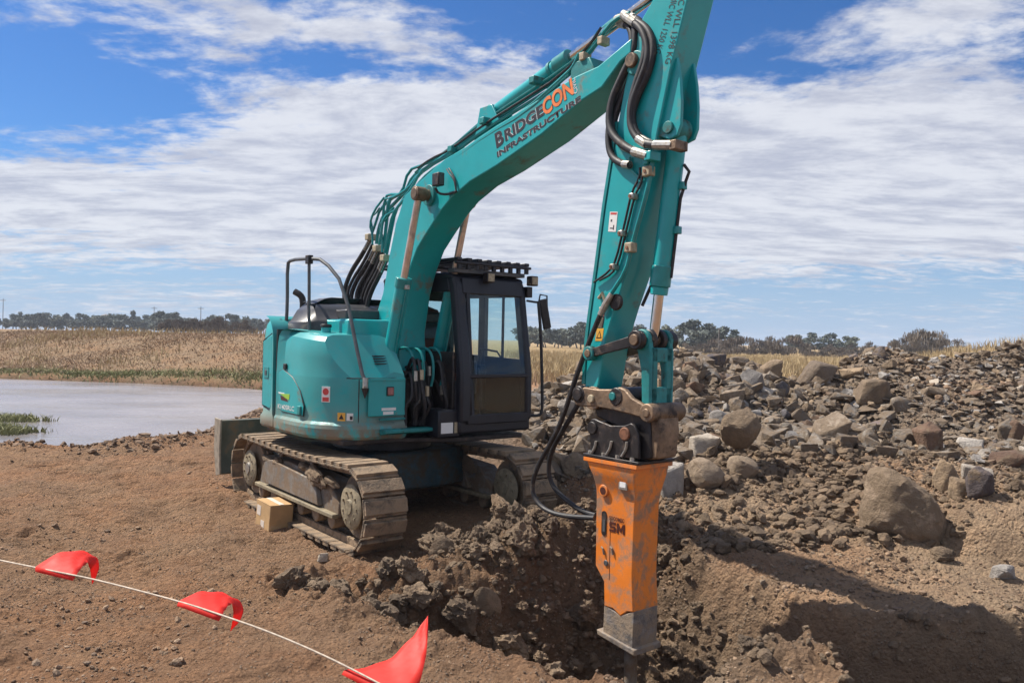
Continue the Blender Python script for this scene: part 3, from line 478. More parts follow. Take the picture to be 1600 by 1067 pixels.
def ground(x, y, detail=True):
    x = np.asarray(x, float); y = np.asarray(y, float)
    wx = x + .18 * fbm(x * .9, y * .9, 3, 41); wy = y + .18 * fbm(x * .9, y * .9, 3, 57)
    r = np.hypot(x, y)
    z = .05 * fbm(x * .35, y * .35, 3, 3)
    # site floor falls a little away to the pond, far plain is level
    z = z - .05 * sstep(-6, -9, x) * sstep(20, 12, y)
    # broad dry bank beyond the pond
    ang = x / np.maximum(y, 1)
    bank = sstep(34.5, 49, y + .22 * np.minimum(x + 12, 0) * -1 * -1 + .35 * (x + 12)) * sstep(-.06, -.2, ang)
    z = z + bank * (1.95 + .14 * fbm(x * .11, y * .11, 3, 8))
    # far plain: very gentle
    z = z + sstep(60, 200, r) * .15 * fbm(x * .02, y * .02, 2, 5) * (1 - bank)
    # brown mound far right
    dm = np.hypot((x - 47) / 14, (y - 66) / 9)
    z = z + 3.3 * np.exp(-dm ** 2 * 1.3)
    # rock heaps
    n1 = .16 * fbm(x * .9, y * .9, 4, 71)
    h = np.maximum(ridge(wx, wy, CREST1, .385, .8), ridge(wx, wy, CREST2, .35, .8)) + n1
    # loose slope of soil in front of the heaps
    h2 = ridge(wx, wy, [(2.6, 11.2, .75), (4.3, 11.0, .8), (6.2, 11.6, .75), (9, 11.8, .7), (13, 11, .7)], .24, .2, .6) + .5 * n1
    k = np.maximum(h, h2)
    z = np.where(k > z, k + 0.0, z) + 0.06 * np.exp(-np.abs(k - z) / .12)
    # clay mound right (behind the big boulder), second low one
    d = np.hypot((wx - 5.0) / 1.0, (wy - 7.95) / .78); z = np.maximum(z, .56 * (1 - d ** 3) + .02)
    d = np.hypot((wx - 4.25) / .35, (wy - 7.6) / .4); z = z - .12 * np.exp(-d ** 2)
    # shallow rise right of the breaker
    z = z + .15 * sstep(1.4, 2.4, x) * sstep(6.4, 8.2, y) * sstep(12, 10, y)
    # clod mound between machine and breaker
    d = np.hypot((wx - .35) / 1.0, (wy - 7.95) / .8); z = z + .36 * np.exp(-d ** 2 * 1.1)
    # the machine stands a little sunk in the soft ground
    u_ = (x + 1.05) * .612 - (y - 8.4) * .79; w_ = (x + 1.05) * .79 + (y - 8.4) * .612
    z = z - .085 * sstep(2.6, 1.6, np.abs(u_ + .9)) * sstep(3.4, 2.2, np.abs(w_ + .6)) - .05 * sstep(1.5, .3, np.hypot(x + 1.0, y - 7.3))
    d = np.hypot((wx + .95) / .8, (wy - 7.1) / .6); z = z + .10 * np.exp(-d ** 2)
    # pond basin
    s = inpoly_dist(wx, wy, POND)
    z = z - 1.25 * sstep(-.75, 1.4, s) + .03 * np.exp(-((s + .9) / .5) ** 2) * sstep(24, 18, y)
    # lumpy windrow of soil along the near shore
    d = np.exp(-((s + .95) / .42) ** 2) * sstep(26, 19, y) * sstep(-12, -8, x + .0 * y)
    z = z + .06 * d * (1 + fbm(x * .8, y * .8, 2, 45))
    # excavated pit and trench
    s = inpoly_dist(wx, wy, PIT)
    dp = np.where(x > 1.9, 1.25, .72)
    dp = .74 + .6 * sstep(1.7, 2.4, x) + .6 * np.exp(-(np.hypot(x - .95, y - 6.45) / .5) ** 2)
    z = z - dp * sstep(-.10, .50 - .27 * sstep(1.2, 2.2, x), s)
    z = z + .30 * np.exp(-(np.hypot((x - .35) / .8, (y - 5.95) / .45)) ** 2) * 0
    # spoil bank low right foreground
    d = np.hypot((wx - 1.55) / .62, (wy - 5.5) / .5); z = z + .38 * np.exp(-d ** 2 * 1.2)
    if detail:
        near = sstep(34, 14, r)
        rough = .35 + .65 * sstep(-.1, .5, inpoly_dist(x, y, PIT) + .15)
        heap = sstep(.12, .5, k)
        rough = np.maximum(rough, .8 * heap)
        clod = np.exp(-np.hypot((x - .4) / 1.3, (y - 7.9) / 1.2) ** 4) + np.exp(-np.hypot((x + 1.2) / 1.1, (y - 7.0) / .8) ** 4)
        clod = np.clip(clod + d * 0 + .8 * sstep(-.7, .1, inpoly_dist(x, y, PIT)), 0, 1.2)
        shore = np.exp(-((inpoly_dist(x, y, POND) + 1.0) / .9) ** 2)
        clod = np.maximum(clod, .8 * shore)
        f = fbm(x * 2.2, y * 2.2, 5, 21, .55)
        z = z + near * (.06 + .06 * rough) * f
        bill = 1 - np.abs(fbm(x * 4.5, y * 4.5, 4, 31, .55)) * 2
        z = z + near * (.022 + .045 * clod + .03 * heap) * bill
        c, rv = cell(x * 5.5 + .5 * f, y * 5.5 - .5 * f, 5)
        z = z + near * (.01 + .085 * clod + .05 * heap) * np.maximum(0, .6 - c) * (.3 + rv)
        wall = sstep(-.12, .1, inpoly_dist(x, y, PIT)) * sstep(1.2, 2.0, x)
        z = z + wall * (.07 * (1 - 2 * np.abs(fbm(x * 3.1, y * 5.0, 4, 63, .6))) + .05 * f)
        c, rv = cell(x * 13 + .6 * f, y * 13, 9)
        z = z + near * (.014 + .04 * clod + .02 * heap) * np.maximum(0, .55 - c) * (rv > .35)
        c, rv = cell(x * 30, y * 30 + .4 * f, 15)
        z = z + sstep(14, 8, r) * (.010 + .012 * clod) * np.maximum(0, .5 - c) * (rv > .45)
        # crawler prints left on the soft ground
        for ox_, oy_, dx_, dy_, ln in ((-8.2, 13.2, .83, -.56, 5.2), (-6.6, 13.9, .83, -.56, 4.6), (-5.6, 8.6, .93, -.37, 3.0)):
            a_ = (x - ox_) * dx_ + (y - oy_) * dy_; b_ = -(x - ox_) * dy_ + (y - oy_) * dx_
            m_ = sstep(.27, .2, np.abs(b_ + .08 * np.sin(a_ * .7))) * sstep(-.2, .5, a_) * sstep(ln, ln - 1, a_) * (.45 + .55 * sstep(-.2, .3, f))
            z = z + m_ * (-.022 + .020 * np.clip(np.sin(a_ * 2 * math.pi / .19) * 1.8, -1, 1))
        # tyre / track scrapes left of the machine
        z = z + near * .018 * vnoise((x * .75 + y * .65) * 1.3, (x * .65 - y * .75) * 7.0, 77) * sstep(.5, -1.5, x) * sstep(18, 13, y)
    return z
# ---------------------------------------------------------------- the ground sheet
def axis(segs):
    out = [segs[0][0]]
    for a, b, s0, s1 in segs:
        x = out[-1]; 
        while x < b - 1e-6:
            f = (x - a) / (b - a); x = min(b, x + s0 + (s1 - s0) * f); out.append(x)
    return np.array(out)
gx = axis([(-700, -60, 60, 4), (-60, -14, 3, .12), (-14, -4.2, .11, .028), (-4.2, 6.2, .019, .019), (6.2, 9, .022, .045), (9, 16, .05, .18), (16, 60, .2, 3), (60, 700, 4, 60)])
gy = axis([(-60, 2.5, 14, .12), (2.5, 4.2, .08, .02), (4.2, 8.2, .0165, .0175), (8.2, 12.5, .02, .032), (12.5, 17, .034, .06), (17, 60, .08, .7), (60, 1500, 1, 90)])
GX, GY = np.meshgrid(gx, gy)
GZ = ground(GX, GY)
nx, ny = len(gx), len(gy)
idx = np.arange(nx * ny).reshape(ny, nx)
F = np.stack([idx[:-1, :-1], idx[:-1, 1:], idx[1:, 1:], idx[1:, :-1]], -1).reshape(-1, 4)
def soil_colour(x, y):
    base = np.array([.305, .192, .118])[None] * np.ones((x.size, 1))
    x = x.ravel(); y = y.ravel()
    def over(w, c):
        nonlocal base
        w = np.clip(w, 0, 1)[:, None]; base = base * (1 - w) + np.array(c)[None] * w
    f = fbm(x * .8, y * .8, 4, 91)
    over(sstep(-.2, .5, f) * .5, (.335, .208, .125))
    over(sstep(1.0, 2.6, x + .6 * f) * sstep(3, 5, y), (.40, .29, .195))            # paler soil right of the hole
    over(sstep(5.2, 6.2, x + .4 * f) * sstep(9.2, 10.2, y) * sstep(12.5, 11.5, y), (.33, .21, .135))
    d = np.hypot((x - .35) / 1.3, (y - 7.9) / 1.2); over(np.exp(-d ** 4) * .8, (.17, .122, .08))   # damp clay
    over(sstep(-.25, .25, inpoly_dist(x, y, PIT) + .1 * f) * .75, (.18, .13, .088))
    over(sstep(.5, 1.2, x) * np.exp(-(np.hypot((x - 1.55) / .7, (y - 5.5) / .6)) ** 2) * .7, (.24, .17, .115))
    k = np.maximum(ridge(x, y, CREST1, .385, .8), ridge(x, y, CREST2, .35, .8))
    over(sstep(.1, .6, k + .25 * f) * .85, (.24, .20, .16))
    g = np.exp(-(np.hypot((x - 4.2) / 1.2, (y - 12.2) / 1.2)) ** 2) * sstep(.1, .4, k); over(g, (.12, .122, .112))   # blue grey fines
    s = inpoly_dist(x, y, POND)
    over(sstep(-.5, .1, s), (.13, .09, .06))
    far = sstep(19, 30, y) * sstep(-.7, -1.2, s)
    over(far * sstep(-.2, .1, x / np.maximum(y, 1)), (.40, .26, .165))               # bare ochre ground behind the machine
    over(sstep(40, 46, y + 2 * f) * sstep(-.1, .0, x / np.maximum(y, 1)), (.33, .245, .125))
    bank = sstep(33, 36, y + .35 * np.minimum(x + 12, 0) * -1 * -1 + .0 * x) * sstep(-.02, -.15, x / np.maximum(y, 1)) * sstep(-.2, -.7, s)
    over(bank, (.30, .215, .135))
    over(bank * sstep(0, .5, fbm(x * .12, y * .12, 3, 14)) * .6, (.33, .235, .15))
    over(bank * np.exp(-((s + 1.6) / 1.3) ** 2) * .75, (.12, .125, .045))
    over(sstep(.6, 1.5, ground(x, y, False) - 1.2) * sstep(30, 36, x), (.14, .11, .07))
    return base
C = soil_colour(GX, GY); C = np.concatenate([C, np.ones((len(C), 1))], 1)
me = np_mesh('ground', np.stack([GX.ravel(), GY.ravel(), GZ.ravel()], -1), F, M['soil'], True, colors=C)
tag(link('ground', me), kind='structure')
WATER_Z = -.30
pm = MB(); pm.faces([(-75, 12, WATER_Z), (-5.5, 12, WATER_Z), (-5.5, 52, WATER_Z), (-75, 52, WATER_Z)], [(0, 1, 2, 3)])
wo = pm.build('pond_water', M['water'], smooth=False); tag(wo, kind='structure')
def gz(x, y): return float(ground(np.array([float(x)]), np.array([float(y)]))[0])

# ---------------------------------------------------------------- stones
def ico(sub):
    bm = bmesh.new(); bmesh.ops.create_icosphere(bm, subdivisions=sub, radius=1)
    v = np.array([p.co[:] for p in bm.verts]); f = np.array([[q.index for q in p.verts] for p in bm.faces]); bm.free(); return v, f
ICO = {i: ico(i) for i in (1, 2, 3, 4, 5)}
def n3(v, s, seed):
    return (vnoise(v[:, 0] * s + seed, v[:, 1] * s, seed) + vnoise(v[:, 1] * s + 5, v[:, 2] * s + seed, seed + 3) + vnoise(v[:, 2] * s - 3, v[:, 0] * s + 9, seed + 5)) / 3
def stone(seed, sub=2, planes=11, soft=.0, rough=.06, size=(1, 1, 1)):
    """angular stone: unit ball cut by random planes, then weathered"""
    r = np.random.default_rng(seed); v, f = ICO[sub]
    n = r.normal(size=(planes, 3)); n /= np.linalg.norm(n, axis=1)[:, None]; d = r.uniform(.52, .88, planes)
    q = v @ n.T; rad = np.where(q > .05, d[None] / np.maximum(q, .05), 9).min(1); rad = np.minimum(rad, 1.05)
    rad = rad * (1 - soft) + soft * .8
    rad = rad * (1 + rough * n3(v, 2.3, seed) + rough * .6 * n3(v, 5.7, seed + 9) + (rough * .45 * n3(v, 13, seed + 4) if sub > 2 else 0))
    p = v * rad[:, None]; p -= (p.max(0) + p.min(0)) / 2; p /= (p.max(0) - p.min(0)).max()
    return p * np.array(size), f
def block(seed, extra=4, bevel=0., jit=.37):
    """sharp edged broken block: hull of a jittered box"""
    r = np.random.default_rng(seed); bm = bmesh.new()
    p = np.array([[sx, sy, sz] for sx in (-1, 1) for sy in (-1, 1) for sz in (-1, 1)], float) * (1 - jit * 2.2 * r.random((8, 3)))
    e = r.normal(size=(extra, 3)); e /= np.linalg.norm(e, axis=1)[:, None]; e *= r.uniform(.85, 1.25, extra)[:, None]
    for q in np.concatenate([p, e]): bm.verts.new(q)
    bmesh.ops.convex_hull(bm, input=bm.verts); bmesh.ops.delete(bm, geom=[v_ for v_ in bm.verts if not v_.link_faces], context='VERTS')
    bmesh.ops.dissolve_limit(bm, angle_limit=R(9), verts=bm.verts, edges=bm.edges)
    if bevel: bmesh.ops.bevel(bm, geom=list(bm.edges), offset=bevel, segments=1, affect='EDGES', profile=.5)
    bmesh.ops.triangulate(bm, faces=bm.faces)
    bm.verts.index_update(); v = np.array([q.co[:] for q in bm.verts]); f = np.array([[q.index for q in w.verts] for w in bm.faces]); bm.free()
    v -= (v.max(0) + v.min(0)) / 2; v /= (v.max(0) - v.min(0)).max(); return v, f
def dense_block(seed, rough=.05, bevel=.07, cuts=3):
    v, f = block(seed, 5, bevel); bm = bmesh.new(); vs = [bm.verts.new(q) for q in v]
    for t_ in f: bm.faces.new([vs[i] for i in t_])
    for _ in range(cuts): bmesh.ops.subdivide_edges(bm, edges=[e for e in bm.edges if e.calc_length() > .045], cuts=1, use_grid_fill=True); bmesh.ops.triangulate(bm, faces=[q for q in bm.faces if len(q.verts) > 3])
    bm.verts.index_update(); v = np.array([q.co[:] for q in bm.verts]); f = np.array([[q.index for q in w.verts] for w in bm.faces]); bm.free()
    v = v * (1 + rough * (n3(v, 3, seed) + .6 * n3(v, 8, seed + 2) + .35 * n3(v, 19, seed + 3)))[:, None]
    return v, f
KIND = {}
def stone_mesh(kind, k, material, **kw):
    key = (kind, k)
    if key not in KIND:
        v, f = stone(k, **kw) if kw else dense_block(k, .09, .05, 1); KIND[key] = np_mesh(kind, v, f, material, smooth=kw.get('soft', 0) > .3)
        if True:
            KIND[key].polygons.foreach_set('use_smooth', [True] * len(f)); KIND[key].set_sharp_from_angle(angle=R(28))
    return KIND[key]
# named boulders and stones that can be pointed at
MATOF = {'tan': 'rock_tan', 'brown': 'rock_boulder', 'grey': 'rock_grey', 'dark': 'rock_dark', 'pale': 'rock_pale', 'rust': 'rock_rust'}
def hero_mat(lab, kind):
    if kind == 'clod' or kind == 'slab': return M['clod']
    for w, mm in (('big brown', 'rock_boulder'), ('dark tan', 'rock_tan'), ('tan', 'rock_tan'), ('yellowish', 'rock_tan'), ('cream', 'rock_pale'), ('dark', 'rock_dark'), ('rusty', 'rock_rust'), ('reddish', 'rock_rust'), ('brown', 'rock_rust'), ('pale', 'rock_pale'), ('light', 'rock_pale'), ('white', 'rock_pale'), ('grey', 'rock_grey')):
        if w in lab: return M[mm]
    return M['rock_grey']
TAKEN = []
for i, (x, y, w, h, kind, lab) in enumerate(TR['HEROES']):
    if y > 20: x, y, w, h = 4.22, 15.0, .42, .22
    if w > .7: x, y, w, h = x + .02, y - .35, .82, .72
    if 'upper one' in lab: x, y = 2.70, 9.42
    big = w > .4
    flat = any(q in lab for q in ('slab', 'flat'))
    rounded = any(q in lab for q in ('rounded', 'egg', 'round ', 'squat', 'big brown', 'clod'))
    v, f = stone(300 + i * 7 + (4 if w > .9 else 0), 5 if w > .6 else 4, planes=9 if not rounded else (10 if w > .9 else 16), soft=(.22 if w > .9 else .38) if rounded else .02, rough=.10 if 'big brown' in lab else (.2 if kind == 'clod' else .07))
    if not rounded: v, f = dense_block(300 + i * 7, .06)
    if w > .9: v, f = dense_block(433, .085, .16, 4)
    dpt = w * (.85 if not flat else .7)
    v = v / (v.max(0) - v.min(0)) * np.array([w, dpt, h * 1.25])
    a = rng.uniform(-.35, .35); ca, sa = math.cos(a), math.sin(a)
    v = np.stack([v[:, 0] * ca - v[:, 1] * sa, v[:, 0] * sa + v[:, 1] * ca, v[:, 2]], -1)
    if kind == 'slab':
        v = v * np.array([.8, .35, 1.1])
    if w > .9: # clods stuck on the big boulder
        v = v * (1 + (.075 * sstep(-.15, .2, n3(v, 2.6, 5)) * (1 - 2 * np.abs(n3(v, 9, 8))) + .02 * n3(v, 26, 9))[:, None])
    me = np_mesh(kind, v, f, hero_mat(lab, kind), True); me.set_sharp_from_angle(angle=R(30))
    o = link(kind if kind != 'slab' else 'clod', me, None, (x, y + dpt * .35, gz(x, y + dpt * .2) + h * (.36 if w < .8 else .20) + (.27 if 'upper one' in lab else 0)), (rng.uniform(-.1, .1), rng.uniform(-.1, .1), 0))
    tag(o, lab, kind if kind != 'slab' else 'clod'); TAKEN.append((x, y + dpt * .35, w * .5))
def free(x, y, r): return all((x - a) ** 2 + (y - b) ** 2 > (r + c) ** 2 * .6 for a, b, c in TAKEN)
# loose stones of the two heaps: the largest as single stones, the rest as rubble
def sample_heap(n, x0, x1, y0, y1, kmin=.12, crest=None):
    out = []
    while len(out) < n:
        x = rng.uniform(x0, x1, n * 3); y = rng.uniform(y0, y1, n * 3)
        k = np.maximum(ridge(x, y, CREST1, .385, .8) if crest != 2 else -9, ridge(x, y, CREST2, .35, .8) if crest != 1 else -9)
        m = k > kmin; out += list(zip(x[m], y[m]))
    return out[:n]
mats = ['rock_grey', 'rock_grey', 'rock_grey', 'rock_pale', 'rock_tan', 'rock_rust', 'rock_dark', 'rock_grey']
LAB = {1: {'rock_grey': ('grey angular stone lying loose in the left rock pile behind the breaker', 'grey stones of the left rock pile'),
           'rock_pale': ('pale jagged stone lying loose in the left rock pile behind the breaker', 'pale stones of the left rock pile'),
           'rock_tan': ('tan weathered stone lying loose in the left rock pile behind the breaker', 'tan stones of the left rock pile'),
           'rock_rust': ('rusty brown stone lying loose in the left rock pile behind the breaker', 'rusty stones of the left rock pile'),
           'rock_dark': ('dark blue black stone lying loose in the left rock pile behind the breaker', 'dark stones of the left rock pile')},
       2: {'rock_grey': ('grey flat stone lying loose in the long right rock pile', 'grey stones of the right rock pile'),
           'rock_pale': ('pale jagged stone lying loose in the long right rock pile', 'pale stones of the right rock pile'),
           'rock_tan': ('tan weathered stone lying loose in the long right rock pile', 'tan stones of the right rock pile'),
           'rock_rust': ('rusty brown stone lying loose in the long right rock pile', 'rusty stones of the right rock pile'),
           'rock_dark': ('dark blue black stone lying loose in the long right rock pile', 'dark stones of the right rock pile')}}
def zone_label(l, x, y, s, heap):
    size = 'large ' if s > .3 else ('small ' if s < .19 else 'medium ')
    zc = gz(x, y); v_ = 'at the foot' if zc < .75 else ('on the crest' if zc > 1.45 else 'halfway up')
    a_ = x / y; lo, hi = ((.12, .24) if heap == 1 else (.42, .53)); h_ = 'left part' if a_ < lo else ('right part' if a_ > hi else 'middle part')
    c_ = l.split(' lying')[0]
    return '%s%s %s, %s of %s rock pile' % (size, c_, v_, h_, 'left' if heap == 1 else 'right')
for heap, (n, x0, x1, y0, y1) in {1: (150, .0, 5.2, 9.0, 15.2), 2: (105, 5.0, 10.2, 9.8, 15.9)}.items():
    pts = sample_heap(n * 3, x0, x1, y0, y1, .18, heap); c = 0
    for x, y in pts:
        if c >= n: break
        s = float(np.clip(.20 * (rng.pareto(2.6) + .8), .17, .52)) if heap == 1 else float(np.clip(.17 * (rng.pareto(2.6) + .75), .13, .5))
        if not free(x, y, s * .45): continue
        if math.hypot(x - .35, y - 11.0) < 1.9 and y < 12: continue
        mm = mats[int(rng.integers(0, len(mats)))]
        me = stone_mesh('rock_' + mm, int(rng.integers(0, 6)) * 31 + 5, M[mm], **{})
        o = link('rock', me, None, (x, y, gz(x, y) + s * .12), (rng.uniform(0, 6.28), rng.uniform(0, 6.28), rng.uniform(0, 6.28)))
        if heap == 1: o.scale = (s * rng.uniform(.9, 1.3), s * rng.uniform(.7, 1.1), s * rng.uniform(.45, .9)); o.rotation_euler = (rng.uniform(-.7, .7), rng.uniform(-.7, .7), rng.uniform(0, 6.28))
        else: o.scale = (s * rng.uniform(1, 1.5), s * rng.uniform(.7, 1.1), s * rng.uniform(.3, .7)); o.rotation_euler = (rng.uniform(-.5, .5), rng.uniform(-.6, .6), rng.uniform(0, 6.28))
        l, g_ = LAB[heap][mm]; tag(o, zone_label(l, x, y, s, heap), 'rock', g_); TAKEN.append((x, y, s * .35)); c += 1
def scatter(name, n, pts_fn, smin, smax, power, material, flat=(.5, .95), sub=1, kinds=14, lift=.2, seed=3, detail=True, soft=.0, planes=7, rough=.05, smooth=False):
    r = np.random.default_rng(seed); shapes = [stone(900 + seed * 50 + i, sub, planes, soft, rough) if soft > .05 else block(900 + seed * 50 + i, 3 if sub > 1 else 1, .04 if sub > 1 else 0) for i in range(kinds)]
    P = pts_fn(n, r); n = len(P); s = smin * (1 - r.random(n) * (1 - (smin / smax) ** power)) ** (-1 / power)
    z = ground(P[:, 0], P[:, 1], detail); V = []; Fs = []; A = []; base = 0; which = r.integers(0, kinds, n)
    for kk in range(kinds):
        m = np.where(which == kk)[0]; v, f = shapes[kk]; q = len(m)
        if q == 0: continue
        a = r.uniform(0, 6.283, q); b = r.uniform(-.6, .6, q); sc = s[m]
        vv = v[None] * np.stack([r.uniform(.9, 1.3, q), r.uniform(.8, 1.1, q), r.uniform(flat[0], flat[1], q)], -1)[:, None, :]
        x, y, zz = vv[..., 0], vv[..., 1], vv[..., 2]
        x, zz = x * np.cos(b)[:, None] + zz * np.sin(b)[:, None], -x * np.sin(b)[:, None] + zz * np.cos(b)[:, None]
        x, y = x * np.cos(a)[:, None] - y * np.sin(a)[:, None], x * np.sin(a)[:, None] + y * np.cos(a)[:, None]
        co = np.stack([x, y, zz], -1) * sc[:, None, None] + np.stack([P[m, 0], P[m, 1], z[m] + sc * lift], -1)[:, None, :]
        V.append(co.reshape(-1, 3)); Fs.append((f[None] + (np.arange(q) * len(v))[:, None, None] + base).reshape(-1, 3)); base += q * len(v)
        A.append(np.repeat(r.random(q), len(v)))
    me = np_mesh(name, np.concatenate(V), np.concatenate(Fs), material, smooth, np.concatenate(A))
    return tag(link(name, me), kind='stuff')
def region(x0, x1, y0, y1, w):
    def fn(n, r):
        out = np.zeros((0, 2))
        while len(out) < n:
            x = r.uniform(x0, x1, n * 2); y = r.uniform(y0, y1, n * 2); out = np.concatenate([out, np.stack([x, y], -1)[r.random(n * 2) < w(x, y)]])
        return out[:n]
    return fn
heapk = lambda x, y: np.maximum(ridge(x, y, CREST1, .385, .8), ridge(x, y, CREST2, .35, .8))
patch = lambda x, y, s=1.2, sd=5: sstep(-.25, .3, fbm(x * s, y * s, 3, sd))
scatter('rubble', 3400, region(.0, 5.4, 9.8, 15.8, lambda x, y: (heapk(x, y) > .12) * (.35 + .65 * patch(x, y))), .07, .32, 1.3, M['rock_grey'], sub=2, seed=3)
scatter('rubble', 3600, region(5.0, 13, 10.0, 16.5, lambda x, y: (heapk(x, y) > .12) * (.35 + .65 * patch(x, y))), .05, .23, 1.5, M['rock_grey'], (.22, .6), sub=2, seed=4)
scatter('rubble', 1500, region(.2, 12, 9.6, 16.2, lambda x, y: (heapk(x, y) > .05) * patch(x, y, 1.1, 9)), .06, .26, 1.5, M['rock_tan'], (.4, .9), sub=2, seed=5)
scatter('rubble', 1300, region(.2, 12, 9.8, 16.2, lambda x, y: (heapk(x, y) > .1) * patch(x, y, 1.5, 19)), .05, .20, 1.6, M['rock_pale'], (.4, .8), sub=2, seed=15)
scatter('stone_chips', 9000, region(.2, 13, 8.6, 16.5, lambda x, y: (heapk(x, y) > -.4) * 1.), .02, .06, 1.8, M['rock_grey'], sub=1, seed=6)
scatter('stone_chips', 3500, region(1.2, 7.5, 5.9, 11.0, lambda x, y: sstep(1.2, 2.0, x) * (.25 + .75 * patch(x, y, 2.2, 8)) * sstep(.2, -.1, inpoly_dist(x, y, PIT))), .012, .06, 1.9, M['rock_tan'], sub=1, seed=7)
scatter('stone_chips', 1600, region(2.4, 5.2, 10.4, 13.2, lambda x, y: np.exp(-np.hypot((x - 3.9) / .9, (y - 11.7) / .8) ** 2)), .02, .09, 1.9, M['rock_grey'], (.25, .6), sub=1, seed=27)
# clods of damp clay dug out of the hole
def clodw(x, y):
    return np.clip(np.exp(-np.hypot((x - .4) / 1.05, (y - 7.9) / .95) ** 4) + .8 * np.exp(-np.hypot((x + 1.0) / .75, (y - 6.75) / .42) ** 4) + .75 * (inpoly_dist(x, y, PIT) > .05) * (x < 2.2), 0, 1)
C_LAB = ('dark lumpy clay clod in the heap dug out between machine and breaker', 'clay clods around the dug hole')
fn = region(-1.8, 1.7, 5.0, 9.2, clodw); q = fn(400, np.random.default_rng(5)); c = 0
for x, y in q:
    if c >= 230: break
    s = float(np.clip(.125 * (rng.pareto(2.4) + .8), .10, .34))
    if not free(x, y, s * .3): continue
    if math.hypot(x - 1.02, y - 6.6) < .42: continue
    me = stone_mesh('clod', 500 + int(rng.integers(0, 10)), M['clod'], sub=4, planes=12, soft=.22, rough=.42)
    o = link('clod', me, None, (x, y, gz(x, y) + s * .2), (rng.uniform(-.6, .6), rng.uniform(-.6, .6), rng.uniform(0, 6.28))); o.scale = (s * rng.uniform(.9, 1.25), s, s * rng.uniform(.7, 1.0))
    tag(o, ('large' if s > .2 else ('small' if s < .125 else 'middling')) + ' lumpy clay clod ' + ('on the mound by the front of the far track' if y > 7.9 else ('down in the dug hole beside the breaker' if x > .3 else ('at the left tip of the dug hole' if x < -.6 else 'on the side of the hole facing the camera'))), 'clod', C_LAB[1]); TAKEN.append((x, y, s * .25)); c += 1
scatter('clods', 2600, region(-2.0, 2.0, 4.6, 9.4, lambda x, y: clodw(x, y)), .03, .12, 1.6, M['clod'], (.6, 1), sub=2, seed=8, soft=.15, planes=9, rough=.34)
scatter('clods', 3400, region(1.3, 6.5, 7.6, 12.4, lambda x, y: (.3 + .7 * patch(x, y, 1.7, 3)) * sstep(1.0, .6, heapk(x, y))), .03, .15, 1.6, M['clod'], (.6, 1), sub=2, seed=9, soft=.15, planes=9, rough=.34)
scatter('clods', 1500, region(1.6, 6.5, 4.6, 6.4, lambda x, y: (inpoly_dist(x, y, PIT) > -.05) * 1.), .03, .12, 1.7, M['clod'], (.6, 1), sub=2, seed=10, soft=.15, planes=9, rough=.34)
M['shore_clod'] = rock_mat('shore_soil', (.31, .215, .145), (.23, .155, .105), (.28, .19, .13), .3)
scatter('clods', 2600, region(-13, -3.6, 11, 22, lambda x, y: np.exp(-((inpoly_dist(x, y, POND) + .95) / .6) ** 2) * (.2 + .8 * patch(x, y, .9, 3))), .03, .20, 2.2, M['shore_clod'], (.4, .8), sub=1, seed=12, soft=.15, planes=9, rough=.34)
M['crumb'] = rock_mat('soil_crumbs', (.36, .25, .17), (.29, .195, .125), (.38, .28, .20), .1)
scatter('soil_crumbs', 14000, region(-6.5, 1.5, 3.6, 11, lambda x, y: (.12 + .88 * patch(x, y, 1.6, 2)) * sstep(11, 6, y)), .008, .028, 2.4, M['crumb'], (.4, .8), sub=1, seed=13, soft=.3)
scatter('soil_crumbs', 14000, region(.2, 7.5, 4.2, 10.5, lambda x, y: (.2 + .8 * patch(x, y, 2.0, 6))), .012, .075, 1.8, M['crumb'], (.5, .95), sub=1, seed=14, soft=.3)
scatter('clods', 3000, region(.2, 12, 9.6, 15.5, lambda x, y: (heapk(x, y) > .0) * (.3 + .7 * patch(x, y, .9, 29))), .04, .15, 1.7, M['clod'], (.5, .9), sub=1, seed=31, soft=.15, planes=9, rough=.34)
scatter('clods', 500, region(-6, 0, 4.5, 12, lambda x, y: sstep(.1, .5, fbm(x * .8, y * .8, 3, 77)) * (np.hypot(x + 1.9, y - 9) > 1.6)), .02, .07, 2.2, M['crumb'], (.5, .8), sub=1, seed=32, soft=.15, planes=9, rough=.34)
scatter('clods', 900, region(1.9, 4.3, 7.6, 10.4, lambda x, y: .3 + .7 * patch(x, y, 1.4, 51)), .06, .20, 1.6, M['clod'], (.55, .95), sub=2, seed=41, soft=.15, planes=9, rough=.36)
scatter('clods', 1600, region(5.0, 11, 9.8, 15.5, lambda x, y: (heapk(x, y) > .0) * patch(x, y, .8, 53)), .04, .16, 1.6, M['shore_clod'], (.4, .8), sub=1, seed=42, soft=.15, planes=9, rough=.34)
# ---------------------------------------------------------------- the excavator (x forward, y to its left, z up)
ex = empty('excavator', (-1.5726, 10.0124, 0.0), R(39.0225 - 90))
tag(ex, 'teal crawler excavator with black cab, boom raised, parked on bare soil', 'excavator')
V3 = lambda p: Vector(p)
def arc(cx, cz, r0, a0, a1, n): return [(cx + r0 * math.cos(R(a0 + (a1 - a0) * i / n)), cz + r0 * math.sin(R(a0 + (a1 - a0) * i / n))) for i in range(n + 1)]

